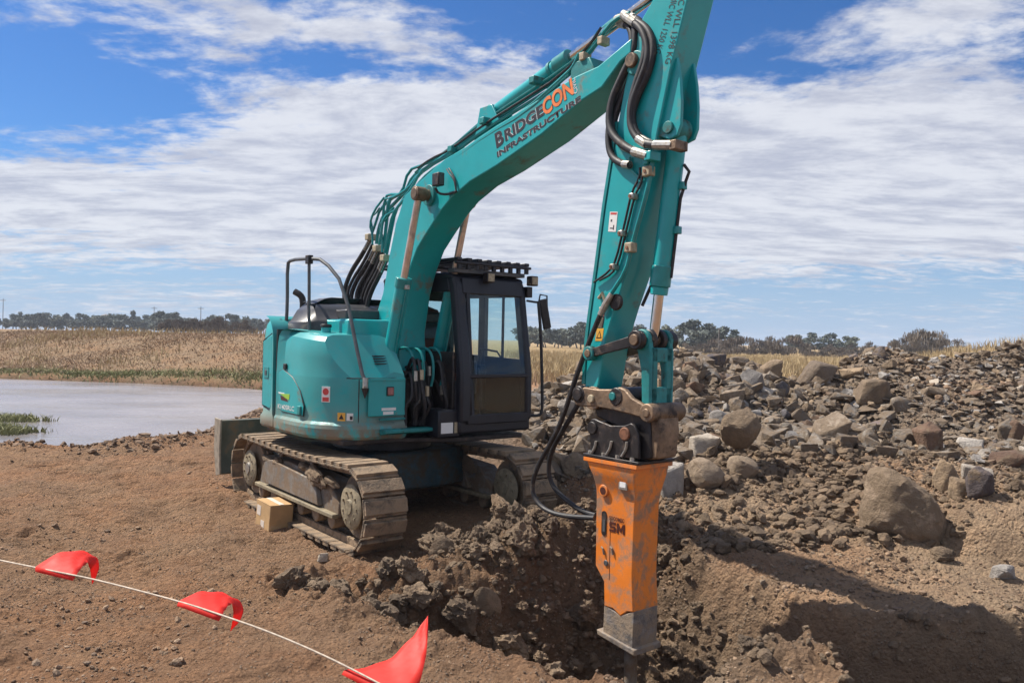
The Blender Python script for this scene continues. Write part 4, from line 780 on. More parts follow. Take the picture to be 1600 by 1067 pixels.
# --- undercarriage
UY = R(37.73 - 39.0225)
def loop_path(n):
    """track loop: position and direction, n places"""
    r, hx, zc = .395, 1.46, .37; Ls = 2 * hx; La = math.pi * r; T = 2 * Ls + 2 * La; out = []
    for i in range(n):
        s = (i + .35) * T / n
        if s < Ls: x = -hx + s; z = zc + r - .03 * math.sin(math.pi * s / Ls); d = 0
        elif s < Ls + La: a = (s - Ls) / r; x = hx + r * math.sin(a); z = zc + r * math.cos(a); d = a
        elif s < 2 * Ls + La: x = hx - (s - Ls - La); z = zc - r; d = math.pi
        else: a = (s - 2 * Ls - La) / r; x = -hx - r * math.sin(a); z = zc - r * math.cos(a); d = math.pi + a
        out.append((x, z, d))
    return out
shoe_me = None
def shoe():
    global shoe_me
    if shoe_me: return shoe_me
    b = MB(); b.box(-.094, .090, -.235, .235, .0, .022)
    b.box(-.072, .062, -.23, .23, .022, .060)
    b.box(-.09, .09, -.10, -.06, -.07, 0); b.box(-.09, .09, .06, .10, -.07, 0)
    for y in (-.17, .17): b.cyl((0, y, .02), (0, y, .03), .02, .02, 6)
    o = b.build('track_shoe', M['track'], smooth=False); m = o.modifiers.new('b', 'BEVEL'); m.width = .012; m.segments = 2; m.limit_method = 'ANGLE'
    dg = bpy.context.evaluated_depsgraph_get(); shoe_me = bpy.data.meshes.new_from_object(o.evaluated_get(dg)); shoe_me.name = 'track_shoe'; bpy.data.objects.remove(o)
    return shoe_me
for sy in (-1, 1):
    yc = sy * .98; side = -1 if sy < 0 else -1     # outline seen from the right-hand side
    tr = empty('crawler_track', (0, 0, 0), UY); tr.parent = ex
    for x, z, d in loop_path(44):
        o = link('track_shoe', shoe(), tr, (x, yc, z), (rng.uniform(-.012, .012), d + rng.uniform(-.03, .03), 0))
    yo = yc + side * .155; yi = yc - side * .155
    b = MB(); b.prism([(-1.12, .26), (-1.0, .60), (-.2, .62), (.85, .56), (1.12, .36), (1.12, .22), (-.9, .20)], yc - .13, yc + .13)
    b.build('side_frame', M['frame'], tr, .015)
    b = MB(); b.prism([(-.85, .30), (-.85, .56), (-.6, .60), (.62, .53), (.74, .28)], yc - .19, yc - .13)
    b.build('frame_plate', M['frame'], tr, .01)
    MB().prism([(-1.1, .22), (-1.1, .265), (1.12, .255), (1.12, .21)], yc - .205, yc - .13).build('guard_rail', M['disc'], tr, .008)
    for nm, x, m in (('idler', 1.43, 'track'), ('sprocket', -1.43, 'frame')):
        b = MB(); b.cyl((x, yc - .07, .385), (x, yc + .07, .385), .33, .33, 28); o = b.build(nm, M['track'], tr, .01)
        b = MB(); b.tube([(x, yc - .14, .385), (x, yc - .15, .385), (x, yc - .165, .385), (x, yc - .165, .385)], [.23, .23, .20, .02], 24).build('hub', M['disc'], tr, .006)
        b = MB(); b.cyl((x, yc - .185, .385), (x, yc - .16, .385), .07, .08, 16)
        for k in range(9): b.cyl((x + .155 * math.cos(k * .698), yc - .178, .385 + .155 * math.sin(k * .698)), (x + .155 * math.cos(k * .698), yc - .16, .385 + .155 * math.sin(k * .698)), .014, .014, 6)
        b.build('hub_cover', M['disc'] if nm == 'idler' else M['frame'], tr)
        if nm == 'sprocket':
            b = MB()
            for k in range(21):
                a = k * 2 * math.pi / 21; b.box(-.025, .025, yc - .03, yc + .03, .32, .375, Matrix.Translation((x, 0, .385)) @ Matrix.Rotation(a, 4, 'Y'))
            b.build('sprocket_teeth', M['track'], tr)
    for k in range(6):
        b = MB(); x = -1.02 + k * .40; b.cyl((x, yc - .15, .165), (x, yc + .15, .165), .085, .085, 14); b.build('track_roller', M['track'], tr, .01)
    for x in (-.45, .45):
        MB().cyl((x, yc - .14, .70), (x, yc + .14, .70), .055, .055, 12).build('carrier_roller', M['frame'], tr, .006)
    # mud packed on the frame
    v, f = stone(60, 4, 18, .5, .4); me = np_mesh('packed_mud', v * np.array([.55, .14, .22]), f, M['clod'], True); link('packed_mud', me, tr, (.62, yc - .16, .58), (0, .25, 0))
    for k in range(5):
        v, f = stone(61 + k, 3, 18, .5, .35); me = np_mesh('packed_mud', v * np.array([rng.uniform(.2, .45), .10, rng.uniform(.08, .14)]), f, M['clod'], True)
        link('packed_mud', me, tr, (rng.uniform(-1.0, 1.1), yc - .15, rng.uniform(.56, .66)), (0, .1, 0))
und = empty('undercarriage', (0, 0, 0), UY); und.parent = ex
b = MB(); b.slab([(-.62, -.80), (.62, -.80), (.75, -.4), (.75, .4), (.62, .80), (-.62, .80), (-.75, .4), (-.75, -.4)], .34, .78); b.build('car_body', M['under'], und, .03)
MB().cyl((0, 0, .78), (0, 0, .98), .60, .56, 40).build('slew_ring', M['blackmetal'], und, .01)
b = MB(); prof = [(-2.34, .93), (-2.27, .92), (-2.32, .62), (-2.31, .42), (-2.24, .20), (-2.30, .18), (-2.39, .40), (-2.41, .66)]
b.prism(prof, -1.235, 1.235).build('dozer_blade', M['blade'], und, .008)
MB().prism([(-2.45, .95), (-2.20, .94), (-2.23, .55), (-2.2, .2), (-2.36, .16), (-2.46, .5)], -1.262, -1.237).build('blade_edge_plate', M['blade_edge'], und, .006)
MB().prism([(-2.45, .95), (-2.20, .94), (-2.23, .55), (-2.2, .2), (-2.36, .16), (-2.46, .5)], 1.237, 1.262).build('blade_edge_plate', M['blade_edge'], und, .006)
for y in (-.45, .45):
    MB().tube([(-2.28, y, .45), (-1.3, y, .42), (-.6, y, .48)], [.09, .1, .1], 8).build('blade_arm', M['under'], und)

# --- rotating house
house = empty('house'); house.parent = ex
def loft(outline, levels, name, material, parent, warp=None, closed=True, label=None):
    """stacked insets of a plan outline: levels (z, inset)"""
    n = len(outline); P = [Vector((p[0], p[1])) for p in outline]; N = []
    for i in range(n):
        d = (P[(i + 1) % n] - P[i - 1]).normalized(); N.append(Vector((d.y, -d.x)))
    area = sum(P[i].x * P[(i + 1) % n].y - P[(i + 1) % n].x * P[i].y for i in range(n))
    if area < 0: N = [-q for q in N]
    b = MB(); rings = []
    for z, ins in levels:
        ring = []
        for p, q in zip(P, N):
            w = Vector((p.x - q.x * ins, p.y - q.y * ins, z)); 
            if warp: w = Vector(warp(*w))
            ring.append(b.bm.verts.new(w))
        rings.append(ring)
    for a, c in zip(rings[:-1], rings[1:]):
        for i in range(n): b.bm.faces.new((a[i], a[(i + 1) % n], c[(i + 1) % n], c[i]))
    b.bm.faces.new(rings[0][::-1]); b.bm.faces.new(rings[-1])
    return b.build(name, material, parent, label=label, angle=50)
rear = [(1.49 * math.cos(R(a)), 1.49 * math.sin(R(a))) for a in np.linspace(123, 234, 30)]
cw = [(-.42, 1.235)] + [(-.6, 1.235), (-.75, 1.235)] + rear[1:-1] + [(-.80, -1.235), (-.6, -1.235), (-.42, -1.235)]
cwl = [(.985, .07), (1.0, .02), (1.03, 0), (1.13, -.0), (1.17, .03), (1.4, .035), (1.9, .035), (2.08, .045), (2.15, .065), (2.20, .10), (2.235, .15), (2.25, .22), (2.252, .32)]
def cww(x, y, z):
    return (x, y, z + (.08 * sstep(1.5, 2.2, z) * sstep(-.45, -.75, x) if z > 1.5 else 0))
loft(cw, cwl, 'counterweight', M['teal_body'], house, warp=cww)
body = [(-.385, -.27), (-.385, -1.238), (-.2, -1.245), (0, -1.25), (.2, -1.25)] + [(.2 + .79 * math.sin(R(a)), -.70 - .55 * math.cos(R(a))) for a in range(6, 91, 7)] + [(.99, -.55), (.99, -.42), (.99, -.27)]
bl = [(.975, .06), (.99, .02), (1.02, 0), (1.10, -.008), (1.14, .0), (1.17, .03), (1.22, .035), (1.45, .035), (1.64, .035), (1.66, .037), (1.72, .045), (1.85, .05), (1.95, .06), (2.03, .085), (2.08, .13), (2.10, .19), (2.105, .26)]
def bw(x, y, z):
    k = float(sstep(.15, .8, x)); s = max(0, z - 1.655)
    dz = .075 * float(sstep(.9, -.35, x)) * float(sstep(1.5, 2.1, z))
    return (x, y, z + dz)
sb_ = loft(body, bl, 'side_body', M['teal_body'], house, warp=bw)
# broad flat chamfer cut across the upper front corner
slope_x = lambda y, z: .72 + (y + .27) * .204 + (2.1 - z) * .67
bm_ = bmesh.new(); bm_.from_mesh(sb_.data); pn_ = Vector((1, -.204, .67)).normalized()
g_ = bmesh.ops.bisect_plane(bm_, geom=bm_.verts[:] + bm_.edges[:] + bm_.faces[:], plane_co=(.72, -.27, 2.1), plane_no=pn_, clear_outer=True)
bmesh.ops.holes_fill(bm_, edges=[e for e in bm_.edges if e.is_boundary]); bmesh.ops.recalc_face_normals(bm_, faces=bm_.faces)
bm_.to_mesh(sb_.data); bm_.free(); sb_.data.polygons.foreach_set('use_smooth', [True] * len(sb_.data.polygons)); sb_.data.set_sharp_from_angle(angle=R(14))
MB().box(-.412, -.388, -1.21, -.3, 1.02, 2.17).build('panel_gap', M['black'], house)
# plinth, deck, tank top
MB().slab([(-1.2, -.8), (-.9, -1.1), (.9, -1.0), (.95, -.3), (1.25, .25), (1.25, 1.2), (-.8, 1.2), (-1.25, .7)], .93, .985).build('deck_plate', M['blackmetal'], house, .01)
MB().box(.98, 1.0, -.62, -.29, 1.19, 1.215).build('step_bar', M['teal_worn'], house, .004)
MB().prism([(1.0, 1.03), (1.0, 1.1), (1.14, 1.1), (1.14, 1.06)], -.62, .02).build('front_bumper', M['teal_worn'], house, .008)
def corner_pt(a, z, o=0.):
    s_ = math.sin(R(a)); c_ = math.cos(R(a)); nx_, ny_ = s_ / .79, -c_ / .55; l = math.hypot(nx_, ny_); k = (.035 - o)
    return (.2 + .79 * s_ - nx_ / l * k, -.70 - .55 * c_ + ny_ / l * -k, z)
MB().tube([corner_pt(74, z, -.001) for z in (1.16, 1.3, 1.5, 1.64)], .006, 6).build('panel_seam', M['black'], house)
MB().tube([corner_pt(a, 1.652, -.001) for a in (60, 66, 72, 78, 84, 90)] + [(.957, -.5, 1.652), (.957, -.3, 1.652)], .006, 6).build('panel_seam', M['black'], house)
MB().tube([corner_pt(a, 1.152, -.004) for a in (6, 20, 34, 48, 62, 76, 90)], .005, 6).build('panel_seam', M['teal_pipe'], house)
toolbox = MB().box(.985, 1.004, -.76, -.30, 1.24, 1.645).build('toolbox_lid', M['teal'], house, .008)
MB().box(1.004, 1.012, -.75, -.31, 1.625, 1.655).build('lid_lip', M['teal'], toolbox, .003)
MB().box(1.004, 1.022, -.545, -.455, 1.46, 1.56).build('lamp_housing', M['black'], toolbox, .008)
MB().box(1.022, 1.028, -.535, -.465, 1.47, 1.55).build('reflector', M['lens'], toolbox, .004)
for k in range(4):
    zv = 1.80 + .028 * k; xv = slope_x(-.53, zv); MB().box(xv - .02, xv + .008, -.61, -.45, zv, zv + .012).build('vent_slot', M['black'], house)
fuel = MB().prism([(x, z) for x, _, z in TR['FDOOR']], -1.2235, -1.213)
fd = fuel.build('fuel_door', M['teal'], house, .004)
pts = [(x, -1.2165, z) for x, _, z in TR['FDOOR']]
MB().tube(pts + [pts[0]], .007, 6).build('door_seam', M['black'], fd)
x, _, z = TR['SIDEBITS'][1]; MB().box(x - .045, x + .035, -1.245, -1.22, z - .06, z + .04).build('latch', M['teal_worn'], fd, .008)
x, _, z = TR['SIDEBITS'][0]; MB().box(x - .04, x + .03, -1.228, -1.205, z - .035, z + .03).build('vent_cover', M['black'], house, .006)
x, _, z = TR['SIDEBITS'][4]
pn = MB().prism([(-.80, 1.25), (-.80, 2.02), (-.55, 2.10), (-.52, 2.02), (-.50, 1.3), (-.55, 1.22)], -1.219, -1.196).build('service_panel', M['teal'], house, .012)
MB().box(-.74, -.60, -1.226, -1.216, 1.58, 1.72).build('latch_recess', M['teal_pipe'], pn, .01); MB().box(-.70, -.65, -1.232, -1.224, 1.62, 1.68).build('latch', M['rail'], pn, .004)
pts = [(-.82, -1.203, 1.25), (-.82, -1.203, 2.03), (-.55, -1.203, 2.125), (-.49, -1.203, 2.02), (-.48, -1.203, 1.28), (-.56, -1.203, 1.195), (-.82, -1.203, 1.25)]
MB().tube(pts, .007, 6).build('panel_seam', M['black'], pn)
# graphics on the side: unit number, flash, warning stickers
x, _, z = TR['SIDEBITS'][3]; text('model_number', 'SK140SRLC', (x - .24, -1.2245, z - .05), (1, 0, 0), (0, 0, 1), .055, .50, M['sticker'], fd, .01)
x, _, z = TR['SIDEBITS'][2]
MB().prism([(x - .13, z + .03), (x + .14, z + .04), (x + .12, z - .03), (x + .02, z - .01)], -1.2265, -1.2225).build('flash_mark', M['green'], fd, smooth=False)
MB().prism([(x - .18, z + .045), (x - .02, z + .045), (x - .0, z + .03), (x - .16, z + .03)], -1.226, -1.2225).build('flash_mark', M['sticker'], fd, smooth=False)
MB().prism([(x - .12, z + .01), (x + .04, z - .005), (x + .10, z - .05), (x - .10, z - .04)], -1.226, -1.2225).build('flash_mark', M['text_brown'], fd, smooth=False)
def on_corner(a, z, w, h, m, name, par=house, off=.004):
    """thin plate on the rounded front right corner"""
    ca, sa = math.cos(R(a)), math.sin(R(a)); px, py = .2 + (.79 - .035) * sa, -.70 - (.55 - .035) * ca
    nx_, ny_ = sa / .79, -ca / .55; l = math.hypot(nx_, ny_); nx_, ny_ = nx_ / l, ny_ / l
    mx = Matrix(((nx_, -ny_, 0, px), (ny_, nx_, 0, py), (0, 0, 1, z), (0, 0, 0, 1)))
    return MB().box(-.002, off, -w / 2, w / 2, -h / 2, h / 2, mx).build(name, m, par, .001, smooth=False), mx
o, mx = on_corner(39, 1.47, .105, .17, M['sticker'], 'warning_sticker'); MB().cyl(mx @ Vector((.003, 0, .03)), mx @ Vector((.007, 0, .03)), .038, .038, 16).build('red_disc', M['red'], o)
MB().box(.004, .007, -.04, .04, -.075, -.03, mx).build('print_block', M['red'], o)
o, mx = on_corner(56, 1.235, .085, .09, M['yellow'], 'warning_sticker'); MB().faces([mx @ Vector((.006, -.028, -.025)), mx @ Vector((.006, .028, -.025)), mx @ Vector((.006, 0, .03))], [(0, 1, 2)]).build('triangle', M['text_dark'], o, smooth=False)
o, mx = on_corner(65, 1.235, .07, .08, M['sticker'], 'warning_sticker'); MB().box(.004, .006, .0, .03, -.03, .01, mx).build('print_block', M['text_dark'], o)
o = MB().box(1.004, 1.007, -.60, -.42, 1.30, 1.33).build('plant_number', M['sticker'], toolbox)
MB().box(1.004, 1.0065, -.58, -.45, 1.255, 1.29).build('plant_number', M['sticker'], toolbox)
# engine hood
hood = [(1.24 * math.cos(R(a)), 1.13 * math.sin(R(a))) for a in np.linspace(110, 250, 26)] + [(-.12, -1.02), (.02, -.9), (.02, .9), (-.12, 1.02)]
def hw(x, y, z): return (x, y, z - .10 * float(sstep(.5, 1.1, abs(y))) * float(sstep(2.2, 2.4, z)))
loft(hood, [(2.1, 0), (2.3, .0), (2.34, .012), (2.36, .03), (2.48, .10), (2.545, .20), (2.57, .34), (2.575, .5)], 'engine_hood', M['hood'], house, warp=hw)
MB().box(-.12, .18, -.62, .95, 2.30, 2.42).build('rear_ledge', M['hood'], house, .02)
MB().box(-.1, .55, -.78, .1, 2.05, 2.30).build('hydraulic_tank', M['teal'], house, .03)
o = MB().cyl((.28, -.92, 2.08), (.28, -.92, 2.20), .055, .055, 18).build('filler_neck', M['teal'], house, .004); MB().cyl((.28, -.92, 2.20), (.28, -.92, 2.235), .065, .06, 18).build('filler_cap', M['black'], o, .006)
MB().tube([(-1.0, -.62, 2.40), (-1.0, -.62, 2.56), (-1.02, -.65, 2.62), (-1.08, -.70, 2.66)], .042, 12, smooth_path=1).build('exhaust_pipe', M['blackmetal'], house)
for q in ((-.62, -1.08, 2.25),): MB().cyl(q, (q[0], q[1], q[2] + .05), .012, .012, 8).build('bolt', M['chrome'], house)
MB().box(-.6, 1.2, .20, .24, .985, 1.95).build('cab_side_wall', M['blackmetal'], house, .01)
MB().box(-1.0, -.5, .25, 1.2, .98, 2.28).build('engine_side_cover', M['teal'], house, .05)
MB().box(-.38, .25, -.27, .2, .98, 2.02).build('boom_foot_frame', M['blackmetal'], house, .01)
# hand rail
rl = TR['RAIL']; ys = np.linspace(-.80, -1.0, 3)
pts = [(.99, -.80, 1.63), (.93, -.815, 1.72)] + [(x, -1.0 + .14 * max(0, 1 - i / 2), z) for i, (x, _, z) in enumerate(rl[1:7])] + [(-.60, -1.02, 2.15)]
hr = MB().tube(pts, .021, 10, smooth_path=1).build('hand_rail', M['rail'], house)
MB().cyl((.995, -.80, 1.66), (1.005, -.805, 1.55), .03, .03, 10).build('rail_foot', M['steel'], hr); MB().cyl((1.005, -.805, 1.55), (1.01, -.81, 1.44), .045, .004, 10).build('rail_foot', M['black'], hr)
a = TR['RAIL2']; MB().tube([(x, y, z) for x, y, z in a[:2]] + [(-.02, -1.0, 2.5), (.02, -1.0, 2.13)], .019, 10).build('rail_post', M['rail'], hr)
MB().box(-.07, .02, -1.03, -.97, 2.93, 3.03).build('rail_clamp', M['blackmetal'], hr, .006)
# hoses and valves in front of the boom foot
hs = random.Random(4)
for i in range(20):
    y0 = -.24 + .42 * i / 19; x0 = 1.0 + hs.uniform(-.22, .1); z1 = 1.75 + hs.uniform(-.12, .12)
    pts = [(x0 - .25, y0 * .8, z1 - .1), (x0 - .05, y0, z1 + hs.uniform(-.02, .14)), (x0 + .05, y0 + hs.uniform(-.05, .05), z1 - .25), (x0 + hs.uniform(-.05, .1), y0 + hs.uniform(-.1, .1), 1.35), (x0 - .05, y0 + hs.uniform(-.1, .1), 1.12)]
    h = MB().tube(pts, .015 + .006 * hs.random(), 7, smooth_path=2).build('hydraulic_hose', M['black'], house)
    if i % 2 == 0:
        q = Vector(pts[2]); MB().cyl(q + Vector((0, 0, .16)), q + Vector((.005, 0, .05)), .022, .022, 8).build('hose_fitting', M['steel'] if i % 4 else M['clamp'], h)
for i in range(4):
    y0 = -.2 + .13 * i
    MB().tube([(.62, y0, 1.95), (.80, y0, 2.0), (.95, y0 + .02, 1.93), (.98, y0 + .03, 1.7), (.97, y0, 1.55)], .016, 8, smooth_path=2).build('steel_pipe', M['teal_pipe'], house)
MB().box(.62, .86, -.22, .16, 1.35, 1.72).build('valve_block', M['blackmetal'], house, .01)

# --- cab
cab = empty('cab'); cab.parent = ex
def bar(p, q, w, d, name, m='dark', par=cab, bev=.012, up=(0, 0, 1)):
    p, q = Vector(p), Vector(q); z = (q - p); L_ = z.length; mx = Matrix.Translation(p) @ z.to_track_quat('Z', 'Y').to_matrix().to_4x4()
    return MB().box(-w / 2, w / 2, -d / 2, d / 2, 0, L_, mx).build(name, M[m], par, bev)
CX0, CY0, CY1 = -.45, .23, 1.28
def fx(z): return 1.33 - .0 * z if z < 1.7 else 1.33 - .17 * (z - 1.7) / 1.1     # front face leans back above the split
MB().box(CX0, 1.30, CY0, CY1, 1.02, 1.20).build('cab_floor', M['dark'], cab, .03)
def plate_front(y0, y1, z0, z1, name, th=.05, m='dark', bev=.01):
    return MB().prism([(fx(z0), z0), (fx(z1), z1), (fx(z1) - th, z1), (fx(z0) - th, z0)], y0, y1).build(name, M[m], cab, bev)
b = MB()
ol = [(1.10, 2.83), (1.16, 2.72), (1.33, 1.7), (1.33, 1.15), (1.20, 1.15), (1.20, 1.7), (1.04, 2.68), (.96, 2.83)]
b.prism(ol, CY0, CY0 + .15).build('front_pillar', M['dark'], cab, .03, 3)
MB().prism(ol, CY1 - .10, CY1).build('front_pillar', M['dark'], cab, .03, 3)
plate_front(CY0 + .10, CY1 - .06, 2.62, 2.80, 'windscreen_header', .1)
plate_front(CY0 + .10, CY1 - .06, 1.655, 1.70, 'windscreen_split', .04)
plate_front(CY0 + .10, CY1 - .06, 1.13, 1.24, 'windscreen_sill', .06)
plate_front(CY0 + .15, CY0 + .20, 1.2, 2.66, 'windscreen_rim', .03)
for z0, z1 in ((1.70, 2.62), (1.24, 1.655)):
    MB().prism([(fx(z0) - .02, z0), (fx(z1) - .02, z1), (fx(z1) - .028, z1), (fx(z0) - .028, z0)], CY0 + .2, CY1 - .10).build('window_pane', M['glass'], cab)
# right side
MB().prism([(CX0, 1.15), (CX0, 1.62), (1.20, 1.62), (1.22, 1.15)], CY0, CY0 + .05).build('side_panel', M['dark'], cab, .01)
MB().prism([(CX0, 1.6), (CX0, 2.83), (CX0 + .12, 2.83), (CX0 + .10, 1.6)], CY0, CY0 + .08).build('rear_pillar', M['dark'], cab, .02)
MB().prism([(CX0, 2.66), (CX0, 2.83), (1.0, 2.83), (1.06, 2.64)], CY0, CY0 + .06).build('side_header', M['dark'], cab, .02)
MB().box(.32, .36, CY0 + .01, CY0 + .05, 1.62, 2.68).build('window_bar', M['dark'], cab)
MB().box(CX0 + .08, 1.12, CY0 + .02, CY0 + .028, 1.62, 2.67).build('window_pane', M['glass'], cab)
# door side
dr = empty('door'); dr.parent = cab
MB().prism([(.05, 1.15), (.05, 1.90), (1.22, 1.86), (1.24, 1.15)], CY1 - .05, CY1 - .002).build('door_panel', M['dark'], dr, .01)
MB().prism([(CX0, 1.15), (CX0, 1.9), (.05, 1.9), (.05, 1.15)], CY1 - .06, CY1 - .01).build('side_panel', M['dark'], cab, .01)
for nm, xa, xb in (('middle_pillar', .30, .43), ('rear_pillar', CX0, CX0 + .12)):
    MB().box(xa, xb, CY1 - .07, CY1, 1.15, 2.8).build(nm, M['dark'], cab, .012)
MB().prism([(CX0, 2.64), (CX0, 2.83), (1.0, 2.83), (1.06, 2.62)], CY1 - .07, CY1).build('side_header', M['dark'], cab, .02)
MB().box(.76, .785, CY1 - .045, CY1 - .02, 1.86, 2.66).build('window_rim', M['black'], dr)
MB().prism([(.43, 1.88), (.43, 2.66), (1.06, 2.64), (1.18, 1.88)], CY1 - .04, CY1 - .034).build('window_pane', M['glass'], dr)
MB().prism([(CX0 + .1, 1.9), (CX0 + .1, 2.66), (.30, 2.66), (.30, 1.9)], CY1 - .04, CY1 - .034).build('window_pane', M['glass'], cab)
MB().tube([(.48, CY1 - .08, 1.98), (.48, CY1 - .14, 1.98), (.80, CY1 - .14, 1.95), (.80, CY1 - .08, 1.88)], .012, 8).build('door_grip', M['black'], dr)
# back of the cab
MB().box(CX0, CX0 + .04, CY0 + .05, CY1 - .05, 1.15, 1.75).build('rear_panel', M['dark'], cab, .01)
MB().box(CX0, CX0 + .04, CY0 + .05, CY1 - .05, 2.6, 2.8).build('rear_header', M['dark'], cab, .01)
MB().box(CX0 + .012, CX0 + .02, CY0 + .06, CY1 - .06, 1.75, 2.6).build('window_pane', M['glass'], cab)
rf = MB().prism([(CX0 - .02, 2.80), (CX0 + .02, 2.86), (.94, 2.87), (1.08, 2.84), (1.13, 2.79)], CY0 - .01, CY1 + .01).build('roof', M['dark'], cab, .03, 3)
# seat, consoles
st = empty('operator_seat'); st.parent = cab
MB().box(-.10, .42, .50, .98, 1.52, 1.66).build('seat_cushion', M['seat'], st, .05, 3); MB().box(-.22, -.05, .50, .98, 1.62, 2.28).build('seat_back', M['seat'], st, .06, 3)
MB().box(-.20, -.10, .60, .88, 2.28, 2.48).build('head_rest', M['seat'], st, .04, 3); MB().box(-.1, .4, .55, .95, 1.2, 1.52).build('seat_base', M['black'], st, .02)
for y in (.36, 1.06): MB().box(-.05, .55, y, y + .12, 1.2, 1.78).build('console', M['black'], cab, .03)
for y in (.42, 1.12): MB().tube([(.46, y, 1.75), (.5, y, 1.98)], [.02, .03], 8).build('joystick', M['black'], cab)
MB().box(.95, 1.1, .42, .62, 1.45, 1.85).build('monitor', M['black'], cab, .02)
for y in (.6, .85): MB().tube([(.85, y, 1.2), (.88, y, 1.5), (.8, y, 1.75)], .015, 8).build('travel_lever', M['black'], cab)
# roof guard: frame of bars standing on the roof
rg = empty('roof_guard'); rg.parent = cab
MB().box(.98, 1.12, CY0 + .02, CY1 + .02, 2.86, 2.91).build('guard_bracket', M['rail'], rg, .008)
for k in range(8):
    y = CY0 + .0 + k * .143
    MB().box(-.42, 1.20, y, y + .07, 2.99 + .0 * k, 3.03).build('guard_bar', M['dark'], rg, .008)
for x in (-.42, .38, 1.17): MB().box(x, x + .05, CY0 - .02, CY1 + .04, 2.955, 2.985).build('guard_bar', M['dark'], rg, .008)
for k in range(9): MB().box(1.16, 1.20, CY0 + .02 + k * .125, CY0 + .06 + k * .125, 2.90, 2.96).build('guard_foot', M['dark'], rg)
MB().box(.4, .45, CY0 + .1, CY0 + .15, 2.87, 2.96).build('guard_foot', M['dark'], rg); MB().box(-.4, -.35, CY1 - .1, CY1 - .05, 2.87, 2.96).build('guard_foot', M['dark'], rg)
for y in (CY0 + .44, CY1 + .06):
    l_ = MB().box(1.16, 1.26, y - .05, y + .06, 2.76, 2.88).build('work_lamp', M['blackmetal'], cab, .012); MB().box(1.26, 1.265, y - .04, y + .05, 2.775, 2.865).build('lamp_glass', M['clamp'], l_, .004)
MB().box(1.10, 1.2, CY1 - .0, CY1 + .08, 2.62, 2.75).build('lamp_bracket', M['blackmetal'], cab, .008)
# mirror on its hand rail
mr = empty('mirror'); mr.parent = cab
MB().tube([(1.18, 1.28, 2.58), (1.25, 1.36, 2.565), (1.25, 1.43, 2.565)], .013, 8).build('mirror_stay', M['black'], mr)
MB().tube([(1.27, 1.395, 2.57), (1.30, 1.42, 2.2), (1.32, 1.45, 1.4), (1.32, 1.445, 1.22), (1.30, 1.41, 1.185), (1.28, 1.28, 1.19)], .019, 10, smooth_path=1).build('grab_rail', M['black'], mr)
MB().tube([(1.25, 1.42, 2.57), (1.25, 1.44, 2.66), (1.25, 1.55, 2.65), (1.25, 1.56, 2.48), (1.25, 1.54, 2.45)], .010, 8).build('mirror_bracket', M['black'], mr)
mxm = Matrix.Translation((1.25, 1.52, 2.44)) @ Matrix.Rotation(R(14), 4, 'X') @ Matrix.Rotation(R(75), 4, 'Z')
MB().box(-.055, .055, -.018, .018, -.20, .17, mxm).build('mirror_head', M['black'], mr, .016)
# number plates low on the cab front
for y0, y1, m in ((.26 - .25, .30 - .13, 'sticker'), (.19, .27, 'clamp')):
    MB().box(1.262, 1.266, y0, y1, 1.04, 1.16).build('plate', M[m], house)
MB().box(.9, 1.26, -.02, .28, .99, 1.3).build('front_step', M['dark'], house, .02)

# --- boom
W2 = .185
boom = empty('boom'); boom.parent = ex
bp = [(x, z) for x, _, z in TR['BOOM']]
b = MB(); b.prism(bp, -W2, W2); o = b.build('boom_box', M['teal'], boom, .012, 2, angle=25)
# welded flange lines and boss for the cylinder pin
px, _, pz = TR['CYLN'][0]
MB().cyl((px, -.22, pz), (px, .22, pz), .115, .115, 24).build('pin_boss', M['teal_worn'], boom, .008)
MB().cyl((px, -.40, pz), (px, .40, pz), .06, .06, 20).build('cylinder_pin', M['cast'], boom, .006)
nose = TR['BOOM'][0]
for s in (-1, 1): MB().cyl((4.20, s * .155, 4.40), (4.20, s * .205, 4.40), .060, .060, 26).build('nose_boss', M['cast'], boom, .01)
B0, B1, B2 = [np.array(q) for q in TR['BRIDGE']]
def fit_text(name, s, key, m, par, bold, y, shear=0, lift=0.):
    a, c, d = [np.array(q, float) for q in TR[key][:3]]; a[1] = c[1] = d[1] = y
    X_ = c - a; Y_ = d - a; return text(name, s, a, X_, Y_, np.linalg.norm(Y_), np.linalg.norm(X_), M[m], par, bold, shear=shear, depth=lift)
# white keyline behind dark letters, as on the real decal
def fit_small_caps(key, first, rest, m, par, bold, y, lift):
    a, c, d = [np.array(q, float) for q in TR[key][:3]]; a[1] = c[1] = d[1] = y; X_ = c - a; L_ = np.linalg.norm(X_); u = X_ / L_; H_ = np.linalg.norm(d - a); Yv = d - a
    text('letter', first, a - .03 * Yv, u, Yv, H_ * 1.05, L_ * .17, M[m], par, bold, depth=lift); text('letter', rest, a + u * L_ * .20, u, Yv, H_ * .80, L_ * .80, M[m], par, bold, depth=lift)
YB = -W2 - .001
for m, bo, lf in (('text_white', .06, .0008), ('text_dark', .036, .0022)):
    fit_small_caps('BRIDGE', 'B', 'RIDGE', m, boom, bo, YB, lf)
    fit_text('letter', 'INFRASTRUCTURE', 'INFRA', m, boom, bo, YB, 0, lf)
ci = [TR['CON'][0], TR['CON'][1], TR['CON'][2]]
TR['CON3'] = ci
for m, bo, lf in (('text_brown', .06, .0010), ('text_orange', .03, .0024)): fit_text('letter', 'CON', 'CON3', m, boom, bo, YB, .0, lf)
a, c = [np.array(q, float) for q in TR['CIVIL']]; a[1] = c[1] = YB; d_ = c - a; L_ = np.linalg.norm(d_)
text('letter', 'CIVIL', a, d_, (-d_[2], 0, d_[0]), .05, L_ * .95, M['text_white'], boom, .02, depth=.001)
